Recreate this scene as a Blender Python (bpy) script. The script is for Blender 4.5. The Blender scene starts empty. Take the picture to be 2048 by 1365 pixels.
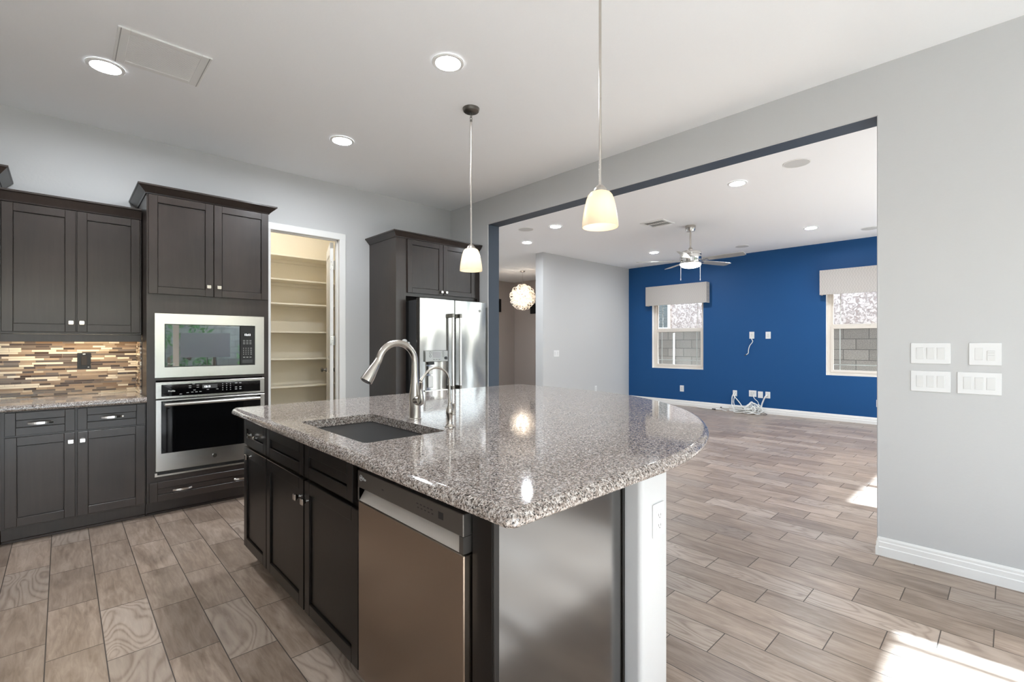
import bpy, bmesh, math, random
from math import sin, cos, pi, radians, tan, sqrt, atan2
from mathutils import Vector, Matrix

S = bpy.context.scene
COL = S.collection
random.seed(7)

# ---------------------------------------------------------------- camera, world, sun, exposure
cam_d = bpy.data.cameras.new('camera')
cam = bpy.data.objects.new('camera', cam_d)
COL.objects.link(cam)
cam.location = (0, 0, 1.311)
cam.rotation_euler = (radians(90), 0, radians(-43.52))
cam_d.sensor_width = 36
cam_d.lens = 947.2 / 2048 * 36
cam_d.shift_y = (687.75 - 682.5) / 2048
cam_d.clip_start = 0.02
S.camera = cam

S.view_settings.view_transform = 'Standard'
S.view_settings.look = 'None'
S.view_settings.gamma = 1
S.view_settings.use_curve_mapping = False
S.view_settings.exposure = 1.2

W = bpy.data.worlds.new('sky')
S.world = W
W.use_nodes = True
wn = W.node_tree.nodes
wl = W.node_tree.links
wn.clear()
sky = wn.new('ShaderNodeTexSky')
sky.sky_type = 'NISHITA'
sky.sun_disc = False
sky.sun_elevation = radians(40.7)
sky.sun_rotation = radians(180)
sky.air_density = 1.0
sky.dust_density = 2.5
sky.ozone_density = 1.0
mixw = wn.new('ShaderNodeMix')
mixw.data_type = 'RGBA'
mixw.inputs['Factor'].default_value = 0.55
mixw.inputs['B'].default_value = (0.52, 0.63, 0.78, 1)
bg = wn.new('ShaderNodeBackground')
bg.inputs['Strength'].default_value = 3.0
wo = wn.new('ShaderNodeOutputWorld')
skm = wn.new('ShaderNodeVectorMath')
skm.operation = 'SCALE'
skm.inputs['Scale'].default_value = 0.18
wl.new(sky.outputs['Color'], skm.inputs[0])
wl.new(skm.outputs[0], mixw.inputs['A'])
wl.new(mixw.outputs['Result'], bg.inputs['Color'])
wl.new(bg.outputs[0], wo.inputs[0])

sun_d = bpy.data.lights.new('sun', 'SUN')
sun_d.energy = 23
sun_d.angle = radians(0.9)
sun_d.color = (0.77, 0.95, 1.18)
sun = bpy.data.objects.new('sun', sun_d)
COL.objects.link(sun)
SUN_DIR = Vector((-0.0425, 1.0, -tan(radians(40.7)))).normalized()
sun.rotation_euler = SUN_DIR.to_track_quat('-Z', 'Y').to_euler()
sun.location = (2, -6, 8)

S.cycles.max_bounces = 10
S.cycles.diffuse_bounces = 8
S.cycles.glossy_bounces = 5
S.cycles.transmission_bounces = 8
S.cycles.transparent_max_bounces = 12
S.cycles.sample_clamp_indirect = 8
S.cycles.caustics_reflective = False
S.cycles.caustics_refractive = False


def portal(name, loc, rot, sx, sy):
    d = bpy.data.lights.new(name, 'AREA')
    d.shape = 'RECTANGLE'
    d.size, d.size_y = sx, sy
    d.cycles.is_portal = True
    o = bpy.data.objects.new(name, d)
    o.location = loc
    o.rotation_euler = rot
    COL.objects.link(o)


# daylight portals lie in the glazed openings (they only guide sampling, they add no light)
portal('daylight_portal', (.285, -2.37, 1.2), (radians(90), 0, 0), 5.4, 2.42)
portal('daylight_portal', (7.0, -2.37, 1.45), (radians(90), 0, 0), 4.55, 2.92)
portal('daylight_portal', (5.8, 9.92, 1.5), (radians(-90), 0, 0), 2.5, 1.9)
portal('daylight_portal', (9.70, 4.92, 1.5), (radians(90), 0, radians(90)), 1.2, 1.5)
portal('daylight_portal', (9.70, 1.61, 1.5), (radians(90), 0, radians(90)), 1.2, 1.5)

# ---------------------------------------------------------------- materials


def lin(*c):
    return tuple((x / 255 / 12.92) if x / 255 <= 0.04045 else ((x / 255 + 0.055) / 1.055) ** 2.4 for x in c) + (1.0,)


class Mat:
    def __init__(self, name, color=(0.8, 0.8, 0.8, 1), rough=0.5, metal=0.0, spec=0.5, **kw):
        self.m = bpy.data.materials.new(name)
        self.m.use_nodes = True
        self.nt = self.m.node_tree
        self.b = self.nt.nodes['Principled BSDF']
        self.b.inputs['Base Color'].default_value = color
        self.b.inputs['Roughness'].default_value = rough
        self.b.inputs['Metallic'].default_value = metal
        self.b.inputs['Specular IOR Level'].default_value = spec
        for k, v in kw.items():
            self.b.inputs[k.replace('_', ' ')].default_value = v

    def n(self, t, **kw):
        nd = self.nt.nodes.new(t)
        for k, v in kw.items():
            setattr(nd, k, v)
        return nd

    def l(self, a, b):
        self.nt.links.new(a, b)

    def math(self, op, a, b=None, c=None):
        nd = self.n('ShaderNodeMath', operation=op)
        for i, x in enumerate((a, b, c)):
            if x is None:
                continue
            if isinstance(x, (int, float)):
                nd.inputs[i].default_value = x
            else:
                self.l(x, nd.inputs[i])
        return nd.outputs[0]

    def pos(self):
        return self.n('ShaderNodeNewGeometry').outputs['Position']

    def obj(self):
        return self.n('ShaderNodeTexCoord').outputs['Object']

    def mapping(self, vec, scale=(1, 1, 1), rot=(0, 0, 0)):
        nd = self.n('ShaderNodeMapping')
        nd.inputs['Scale'].default_value = scale
        nd.inputs['Rotation'].default_value = rot
        self.l(vec, nd.inputs['Vector'])
        return nd.outputs[0]

    def noise(self, vec, scale, detail=3, rough=0.5, dist=0.0):
        nd = self.n('ShaderNodeTexNoise')
        nd.inputs['Scale'].default_value = scale
        nd.inputs['Detail'].default_value = detail
        nd.inputs['Roughness'].default_value = rough
        nd.inputs['Distortion'].default_value = dist
        self.l(vec, nd.inputs['Vector'])
        return nd.outputs['Fac']

    def ramp(self, fac, stops, mode='LINEAR'):
        nd = self.n('ShaderNodeValToRGB')
        cr = nd.color_ramp
        cr.interpolation = mode
        while len(cr.elements) < len(stops):
            cr.elements.new(0.5)
        for e, (p, c) in zip(cr.elements, stops):
            e.position = p
            e.color = c
        self.l(fac, nd.inputs['Fac'])
        return nd.outputs['Color']

    def mix(self, fac, a, b, mode='MIX'):
        nd = self.n('ShaderNodeMix', data_type='RGBA', blend_type=mode)
        for s, x in (('Factor', fac), ('A', a), ('B', b)):
            if isinstance(x, (int, float, tuple)):
                nd.inputs[s].default_value = x
            else:
                self.l(x, nd.inputs[s])
        return nd.outputs['Result']

    def bump(self, h, strength=0.2, dist=0.002):
        nd = self.n('ShaderNodeBump')
        nd.inputs['Strength'].default_value = strength
        nd.inputs['Distance'].default_value = dist
        self.l(h, nd.inputs['Height'])
        self.l(nd.outputs[0], self.b.inputs['Normal'])

    def base(self, c):
        self.l(c, self.b.inputs['Base Color'])

    def roughness(self, c):
        self.l(c, self.b.inputs['Roughness'])


def paint(name, col, rough=0.6, tex=True):
    M = Mat(name, col, rough, spec=0.35)
    if tex:
        p = M.pos()
        M.bump(M.noise(p, 55, 2, 0.6), 0.12, 0.004)
    return M.m


def emit(name, col, st):
    m = bpy.data.materials.new(name)
    m.use_nodes = True
    b = m.node_tree.nodes['Principled BSDF']
    b.inputs['Base Color'].default_value = (0.9, 0.9, 0.9, 1)
    b.inputs['Emission Color'].default_value = col
    b.inputs['Emission Strength'].default_value = st
    return m


M_wall = paint('wall_paint_greige', lin(198, 198, 197))
M_ceil = paint('ceiling_paint', lin(246, 247, 248), 0.75)
M_blue = paint('blue_paint', lin(18, 76, 130), 0.55)
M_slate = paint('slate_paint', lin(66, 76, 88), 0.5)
M_taupe = paint('taupe_paint', lin(176, 167, 160))
M_pantry = paint('pantry_cream_paint', lin(228, 221, 205))
M_trim = Mat('white_trim_paint', lin(236, 235, 232), 0.35).m
M_pony = paint('pony_wall_paint', lin(196, 196, 196), 0.5)
M_plate = Mat('white_plastic', lin(228, 228, 227), 0.35).m
M_plate2 = Mat('white_plastic_rocker', lin(222, 222, 220), 0.3).m
M_hole = Mat('dark_slot', lin(40, 38, 36), 0.6).m


def wood_dark(name, dark, mid, light, r0, coat):
    M = Mat(name, mid, 0.33, spec=0.5)
    o = M.obj()
    g = M.noise(M.mapping(o, (45, 45, 3.0)), 1.0, 4, 0.6, 0.6)
    f = M.noise(M.mapping(o, (2.2, 2.2, 2.2)), 1.0, 3, 0.5)
    c = M.ramp(g, [(0.25, dark), (0.75, light)])
    c2 = M.ramp(f, [(0.35, dark), (0.65, light)])
    M.base(M.mix(0.6, c, c2))
    M.roughness(M.math('MULTIPLY_ADD', f, 0.12, r0))
    M.b.inputs['Coat Weight'].default_value = coat
    M.b.inputs['Coat Roughness'].default_value = 0.16
    return M.m


M_wood = wood_dark('espresso_stained_wood', lin(32, 24, 20), lin(42, 33, 28), lin(54, 44, 39), 0.29, 0.18)
M_wood_shade = wood_dark('espresso_stained_wood_shaded', lin(18, 14, 12), lin(21, 17, 15), lin(25, 21, 18), 0.24, 0.0)  # same wood darkened: shade on the island fronts is put into the colour
M_wood_shade.node_tree.nodes['Principled BSDF'].inputs['Specular IOR Level'].default_value = 0.25
M_panel = wood_dark('lacquered_espresso_end_panel', lin(27, 24, 22), lin(30, 27, 25), lin(33, 30, 28), 0.18, 1.0)
M_panel.node_tree.nodes['Principled BSDF'].inputs['Coat IOR'].default_value = 1.9


def granite():
    M = Mat('speckled_granite', rough=0.06, spec=0.6)
    o = M.obj()
    a = M.noise(o, 125, 3, 0.65, 0.4)
    b = M.noise(M.mapping(o, (1, 1, 1), (0.4, 0.2, 0.9)), 210, 3, 0.65, 0.3)
    v = M.n('ShaderNodeTexVoronoi')
    v.inputs['Scale'].default_value = 150
    M.l(o, v.inputs['Vector'])
    vc = M.n('ShaderNodeSeparateColor')
    M.l(v.outputs['Color'], vc.inputs[0])
    col = M.ramp(a, [(0.36, lin(88, 78, 72)), (0.46, lin(144, 130, 121)), (0.54, lin(178, 165, 155)), (0.64, lin(220, 212, 206))])
    sp = M.ramp(vc.outputs[0], [(0.0, lin(60, 56, 54)), (0.20, lin(140, 127, 119)), (0.55, lin(178, 167, 160)), (0.85, lin(222, 217, 213))])
    col = M.mix(0.45, col, sp)
    dk = M.ramp(b, [(0.42, lin(34, 32, 31)), (0.485, (1, 1, 1, 1))])
    col = M.mix(0.9, col, dk, 'MULTIPLY')
    M.base(col)
    return M.m


M_granite = granite()


def steel(name, col=lin(205, 202, 197), rough=0.24, axis=2, wav=0.0):
    M = Mat(name, col, rough, metal=1.0)
    o = M.obj()
    sc = [500, 500, 500]
    sc[axis] = 4
    g = M.noise(M.mapping(o, tuple(sc)), 1.0, 2, 0.5)
    M.roughness(M.math('MULTIPLY_ADD', g, 0.10, rough - 0.05))
    if wav:
        h = M.noise(M.mapping(o, (2.2, 2.2, 0.9)), 1.0, 1, 0.4, 0.4)
        M.bump(h, wav, 0.05)
    else:
        M.bump(g, 0.03, 0.0008)
    return M.m


M_steel = steel('brushed_stainless')
M_steelh = steel('brushed_stainless_horizontal', axis=0)
M_fridge = steel('fridge_stainless', lin(160, 159, 157), 0.13, 2, wav=0.45)
M_dish = steel('dishwasher_stainless', lin(158, 144, 131), 0.24, 1)
M_nickel = Mat('brushed_nickel', lin(196, 190, 182), 0.24, metal=1.0).m
M_pewter = Mat('satin_pewter_hardware', lin(196, 192, 187), 0.16, metal=1.0).m
M_chrome = Mat('polished_nickel', lin(222, 220, 216), 0.10, metal=1.0).m
M_dknick = Mat('dark_nickel', lin(120, 116, 110), 0.28, metal=1.0).m
M_blackgl = Mat('black_glass', lin(10, 10, 11), 0.04, spec=0.8).m
M_mirgl = Mat('tinted_microwave_glass', lin(34, 36, 37), 0.02, metal=0.0, spec=1.0).m
M_mirgl.node_tree.nodes['Principled BSDF'].inputs['IOR'].default_value = 2.4
M_mesh = Mat('microwave_window_screen', lin(96, 98, 104), 0.08, spec=0.8).m
M_blackpl = Mat('black_plastic', lin(15, 14, 14), 0.4).m
M_dkgrey = Mat('dark_grey_plastic', lin(62, 62, 62), 0.4).m
M_dwpanel = Mat('dishwasher_control_fascia', lin(104, 100, 96), 0.3, metal=0.8).m
M_ink = Mat('grey_ink', lin(168, 168, 166), 0.5).m
M_inkdk = Mat('dark_ink', lin(30, 30, 30), 0.5).m
M_lcd = emit('clock_digits', (0.92, 0.97, 1.0, 1), 1.6)
M_grylcd = Mat('grey_lcd_screen', lin(160, 160, 162), 0.2).m
M_sink = Mat('dark_composite_sink', lin(30, 29, 28), 0.42, spec=0.15).m
M_white = Mat('white_enamel', lin(238, 238, 236), 0.3).m
M_cable = Mat('white_cable_sheath', lin(226, 226, 222), 0.5).m
M_cabdk = Mat('dark_cable_end', lin(46, 44, 42), 0.5).m
M_can = emit('downlight_lens', (0.91, 0.97, 1.04, 1), 205)
M_bulb = emit('warm_bulb', (1.0, 0.89, 0.77, 1), 6)
M_fanl = emit('fan_light_lens', (1.0, 0.98, 0.94, 1), 6)
M_strip = emit('under_cabinet_lamp', (1.0, 0.78, 0.50, 1), 14)


def translucent(name, col, emis=0.0):
    m = bpy.data.materials.new(name)
    m.use_nodes = True
    nt = m.node_tree
    b = nt.nodes['Principled BSDF']
    b.inputs['Base Color'].default_value = col
    b.inputs['Roughness'].default_value = 0.25
    t = nt.nodes.new('ShaderNodeBsdfTranslucent')
    t.inputs['Color'].default_value = col
    mx = nt.nodes.new('ShaderNodeMixShader')
    mx.inputs[0].default_value = 0.45
    out = nt.nodes['Material Output']
    nt.links.new(b.outputs[0], mx.inputs[1])
    nt.links.new(t.outputs[0], mx.inputs[2])
    nt.links.new(mx.outputs[0], out.inputs[0])
    return m


M_shade = translucent('opal_glass', lin(244, 236, 220))


def pane_glass(name='window_glass', refl=0.06):
    m = bpy.data.materials.new(name)
    m.use_nodes = True
    nt = m.node_tree
    nt.nodes.remove(nt.nodes['Principled BSDF'])
    t = nt.nodes.new('ShaderNodeBsdfTransparent')
    t.inputs[0].default_value = (0.95, 0.97, 0.96, 1)
    g = nt.nodes.new('ShaderNodeBsdfGlossy')
    g.inputs['Roughness'].default_value = 0.0
    # Schlick reflectance, the same on both faces of the pane
    ge = nt.nodes.new('ShaderNodeNewGeometry')
    dt = nt.nodes.new('ShaderNodeVectorMath')
    dt.operation = 'DOT_PRODUCT'
    nt.links.new(ge.outputs['Incoming'], dt.inputs[0])
    nt.links.new(ge.outputs['Normal'], dt.inputs[1])

    def mth(op, x, y=None):
        q = nt.nodes.new('ShaderNodeMath')
        q.operation = op
        for i, k in enumerate((x, y)):
            if k is None:
                continue
            if isinstance(k, (int, float)):
                q.inputs[i].default_value = k
            else:
                nt.links.new(k, q.inputs[i])
        return q.outputs[0]
    fz = mth('POWER', mth('SUBTRACT', 1.0, mth('ABSOLUTE', dt.outputs['Value'])), 5.0)
    fres = mth('ADD', mth('MULTIPLY', fz, 0.9), 0.035)
    mx = nt.nodes.new('ShaderNodeMixShader')
    nt.links.new(fres, mx.inputs[0])
    nt.links.new(t.outputs[0], mx.inputs[1])
    nt.links.new(g.outputs[0], mx.inputs[2])
    nt.links.new(mx.outputs[0], nt.nodes['Material Output'].inputs[0])
    return m


M_glass = pane_glass()
M_crystal = Mat('clear_twisted_glass', (0.97, 0.95, 0.92, 1), 0.06, spec=0.8).m
_nt = M_crystal.node_tree
_t = _nt.nodes.new('ShaderNodeBsdfTranslucent')
_t.inputs[0].default_value = (0.98, 0.93, 0.85, 1)
_tr = _nt.nodes.new('ShaderNodeBsdfTransparent')
_m1 = _nt.nodes.new('ShaderNodeMixShader')
_m1.inputs[0].default_value = 0.45
_m2 = _nt.nodes.new('ShaderNodeMixShader')
_m2.inputs[0].default_value = 0.25
_nt.links.new(_nt.nodes['Principled BSDF'].outputs[0], _m1.inputs[1])
_nt.links.new(_t.outputs[0], _m1.inputs[2])
_nt.links.new(_m1.outputs[0], _m2.inputs[1])
_nt.links.new(_tr.outputs[0], _m2.inputs[2])
_nt.links.new(_m2.outputs[0], _nt.nodes['Material Output'].inputs[0])


def floor_mat():
    M = Mat('wood_look_porcelain_planks', rough=0.32, spec=0.5)
    p = M.pos()
    sx = M.n('ShaderNodeSeparateXYZ')
    M.l(p, sx.inputs[0])
    X, Y = sx.outputs[0], sx.outputs[1]
    PW, PL, SH = 0.1853, 0.5055, 0.1675
    cx = M.math('DIVIDE', M.math('ADD', X, 0.052), PW)
    col = M.math('FLOOR', cx)
    fx = M.math('FRACT', cx)
    yy = M.math('MULTIPLY_ADD', col, SH, Y)
    cy = M.math('DIVIDE', M.math('SUBTRACT', yy, 2.732), PL)
    row = M.math('FLOOR', cy)
    fy = M.math('FRACT', cy)
    gx = M.math('MULTIPLY', M.math('MINIMUM', fx, M.math('SUBTRACT', 1.0, fx)), PW)
    gy = M.math('MULTIPLY', M.math('MINIMUM', fy, M.math('SUBTRACT', 1.0, fy)), PL)
    gd = M.math('MINIMUM', gx, gy)
    grout = M.math('LESS_THAN', gd, 0.0021)
    cid = M.n('ShaderNodeCombineXYZ')
    M.l(col, cid.inputs[0])
    M.l(row, cid.inputs[1])
    wnz = M.n('ShaderNodeTexWhiteNoise', noise_dimensions='2D')
    M.l(cid.outputs[0], wnz.inputs['Vector'])
    rnd = wnz.outputs['Value']
    rcol = wnz.outputs['Color']
    off = M.n('ShaderNodeVectorMath', operation='MULTIPLY_ADD')
    M.l(rcol, off.inputs[0])
    off.inputs[1].default_value = (37, 23, 11)
    M.l(p, off.inputs[2])
    q = off.outputs[0]
    grain = M.noise(M.mapping(q, (42, 5.0, 1)), 1.0, 5, 0.62, 1.2)
    broad = M.noise(M.mapping(q, (9, 2.2, 1)), 1.0, 3, 0.5, 1.5)
    knot = M.noise(M.mapping(q, (7.0, 1.7, 1)), 1.0, 1, 0.4, 0.8)
    ringf = M.math('ADD', M.math('MULTIPLY', M.math('SINE', M.math('MULTIPLY', knot, 75.0)), 0.35), M.math('ADD', 0.3, M.math('MULTIPLY', grain, 0.4)))
    t = M.math('ADD', M.math('MULTIPLY', grain, 0.55), M.math('MULTIPLY', broad, 0.45))
    c = M.ramp(t, [(0.30, lin(120, 102, 88)), (0.50, lin(157, 139, 124)), (0.70, lin(185, 168, 154))])
    ringc = M.ramp(ringf, [(0.1, lin(134, 119, 107)), (0.35, lin(172, 157, 145)), (0.8, lin(186, 173, 161))])
    sc = M.n('ShaderNodeSeparateColor')
    M.l(rcol, sc.inputs[0])
    isr = M.math('MULTIPLY', M.math('GREATER_THAN', sc.outputs[1], 0.70), 0.55)
    c = M.mix(isr, c, ringc)
    tone = M.ramp(rnd, [(0.0, (0.74, 0.72, 0.71, 1)), (0.5, (0.92, 0.91, 0.90, 1)), (1.0, (1.10, 1.09, 1.08, 1))])
    c = M.mix(1.0, c, tone, 'MULTIPLY')
    c = M.mix(grout, c, lin(78, 69, 62))
    M.base(c)
    M.roughness(M.math('MULTIPLY_ADD', grain, 0.16, M.math('MULTIPLY_ADD', grout, 0.3, 0.24)))
    hgt = M.math('SUBTRACT', M.math('MULTIPLY', grain, 0.15), grout)
    M.bump(hgt, 0.35, 0.0015)
    return M.m


M_floor = floor_mat()


def mosaic_mat():
    M = Mat('linear_stick_mosaic', rough=0.15, spec=0.6)
    p = M.pos()
    s = M.n('ShaderNodeSeparateXYZ')
    M.l(p, s.inputs[0])
    U = M.math('ADD', s.outputs[0], M.math('MULTIPLY', s.outputs[1], -1.0))
    Z = s.outputs[2]
    PH = 0.0158
    cz = M.math('DIVIDE', Z, PH)
    r = M.math('FLOOR', cz)
    fz = M.math('FRACT', cz)
    w1 = M.n('ShaderNodeTexWhiteNoise', noise_dimensions='1D')
    M.l(r, w1.inputs['W'])
    sc = M.n('ShaderNodeSeparateColor')
    M.l(w1.outputs['Color'], sc.inputs[0])
    ln = M.math('MULTIPLY_ADD', sc.outputs[0], 0.05, 0.075)
    cu = M.math('ADD', M.math('DIVIDE', U, ln), M.math('MULTIPLY', sc.outputs[1], 19.0))
    # uneven lengths: warp the running coordinate
    cu = M.math('ADD', cu, M.math('MULTIPLY', M.math('SINE', M.math('MULTIPLY', cu, 2.1)), 0.32))
    k = M.math('FLOOR', cu)
    fu = M.math('FRACT', cu)
    cid = M.n('ShaderNodeCombineXYZ')
    M.l(k, cid.inputs[0])
    M.l(r, cid.inputs[1])
    w2 = M.n('ShaderNodeTexWhiteNoise', noise_dimensions='2D')
    M.l(cid.outputs[0], w2.inputs['Vector'])
    col = M.ramp(w2.outputs['Value'], [(0.0, lin(66, 48, 38)), (0.16, lin(146, 122, 100)), (0.30, lin(164, 144, 124)), (0.44, lin(116, 104, 96)), (0.53, lin(180, 160, 138)), (0.64, lin(244, 236, 220)), (0.88, lin(90, 78, 70)), (0.94, lin(206, 192, 170))], 'CONSTANT')
    gr = M.noise(M.mapping(p, (30, 30, 200)), 1.0, 3, 0.6)
    col = M.mix(0.25, col, M.ramp(gr, [(0.3, (0.5, 0.47, 0.44, 1)), (0.7, (1.1, 1.1, 1.1, 1))]), 'MULTIPLY')
    ez = M.math('MULTIPLY', M.math('MINIMUM', fz, M.math('SUBTRACT', 1.0, fz)), PH)
    eu = M.math('MULTIPLY', M.math('MINIMUM', fu, M.math('SUBTRACT', 1.0, fu)), 0.09)
    g = M.math('LESS_THAN', M.math('MINIMUM', ez, eu), 0.0009)
    M.base(M.mix(g, col, lin(150, 132, 112)))
    sc2 = M.n('ShaderNodeSeparateColor')
    M.l(w2.outputs['Color'], sc2.inputs[0])
    M.roughness(M.math('MULTIPLY_ADD', sc2.outputs[2], 0.35, 0.08))
    M.bump(M.math('SUBTRACT', M.math('MULTIPLY', sc2.outputs[1], 0.5), g), 0.4, 0.001)
    return M.m


M_mosaic = mosaic_mat()


def block_mat():
    M = Mat('grey_concrete_block', rough=0.9)
    p = M.pos()
    s = M.n('ShaderNodeSeparateXYZ')
    M.l(p, s.inputs[0])
    cz = M.math('DIVIDE', s.outputs[2], 0.2)
    r = M.math('FLOOR', cz)
    fz = M.math('FRACT', cz)
    u = M.math('ADD', s.outputs[0], s.outputs[1])
    cu = M.math('ADD', M.math('DIVIDE', u, 0.4), M.math('MULTIPLY', r, 0.5))
    k = M.math('FLOOR', cu)
    fu = M.math('FRACT', cu)
    e = M.math('MINIMUM', M.math('MULTIPLY', M.math('MINIMUM', fz, M.math('SUBTRACT', 1.0, fz)), 0.2),
               M.math('MULTIPLY', M.math('MINIMUM', fu, M.math('SUBTRACT', 1.0, fu)), 0.4))
    g = M.math('LESS_THAN', e, 0.006)
    cid = M.n('ShaderNodeCombineXYZ')
    M.l(k, cid.inputs[0])
    M.l(r, cid.inputs[1])
    w = M.n('ShaderNodeTexWhiteNoise', noise_dimensions='2D')
    M.l(cid.outputs[0], w.inputs['Vector'])
    n = M.noise(p, 70, 3, 0.7)
    c = M.ramp(n, [(0.3, lin(112, 107, 101)), (0.7, lin(164, 158, 150))])
    c = M.mix(1.0, c, M.ramp(w.outputs['Value'], [(0, (0.85, 0.85, 0.85, 1)), (1, (1.1, 1.1, 1.1, 1))]), 'MULTIPLY')
    M.base(M.mix(g, c, lin(92, 88, 84)))
    M.bump(M.math('SUBTRACT', n, g), 0.5, 0.006)
    return M.m


M_block = block_mat()


def stucco_mat():
    M = Mat('pale_lace_stucco', rough=0.9)
    p = M.pos()
    n = M.noise(p, 11, 4, 0.6, 1.6)
    M.base(M.ramp(n, [(0.36, lin(156, 136, 126)), (0.47, lin(198, 180, 169)), (0.6, lin(208, 192, 181))]))
    M.bump(M.ramp(n, [(0.42, (0, 0, 0, 1)), (0.5, (1, 1, 1, 1))]), 0.8, 0.02)
    return M.m


M_stucco = stucco_mat()
M_patio = Mat('patio_concrete', lin(160, 152, 142), 0.85).m
M_leaf = Mat('green_leaf', lin(66, 104, 50), 0.5).m
M_leaf2 = Mat('pale_green_leaf', lin(104, 138, 80), 0.5).m
M_bark = Mat('bark', lin(110, 90, 72), 0.85).m
M_vinyl = Mat('almond_vinyl_frame', lin(222, 214, 204), 0.4).m
M_fanbl = Mat('silver_fan_blade', lin(170, 168, 162), 0.35, metal=0.35).m


def valance_mat():
    M = Mat('patterned_grey_fabric', rough=0.85)
    p = M.pos()
    s = M.n('ShaderNodeSeparateXYZ')
    M.l(p, s.inputs[0])
    a = M.math('SINE', M.math('MULTIPLY', s.outputs[2], 75.0))
    t = M.math('ABSOLUTE', M.math('SINE', M.math('ADD', M.math('MULTIPLY', s.outputs[1], 80.0), M.math('MULTIPLY', a, 0.9))))
    M.base(M.ramp(t, [(0.0, lin(196, 191, 186)), (0.3, lin(186, 181, 176)), (1.0, lin(181, 176, 171))]))
    return M.m


M_val = valance_mat()

# ---------------------------------------------------------------- mesh builder


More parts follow.
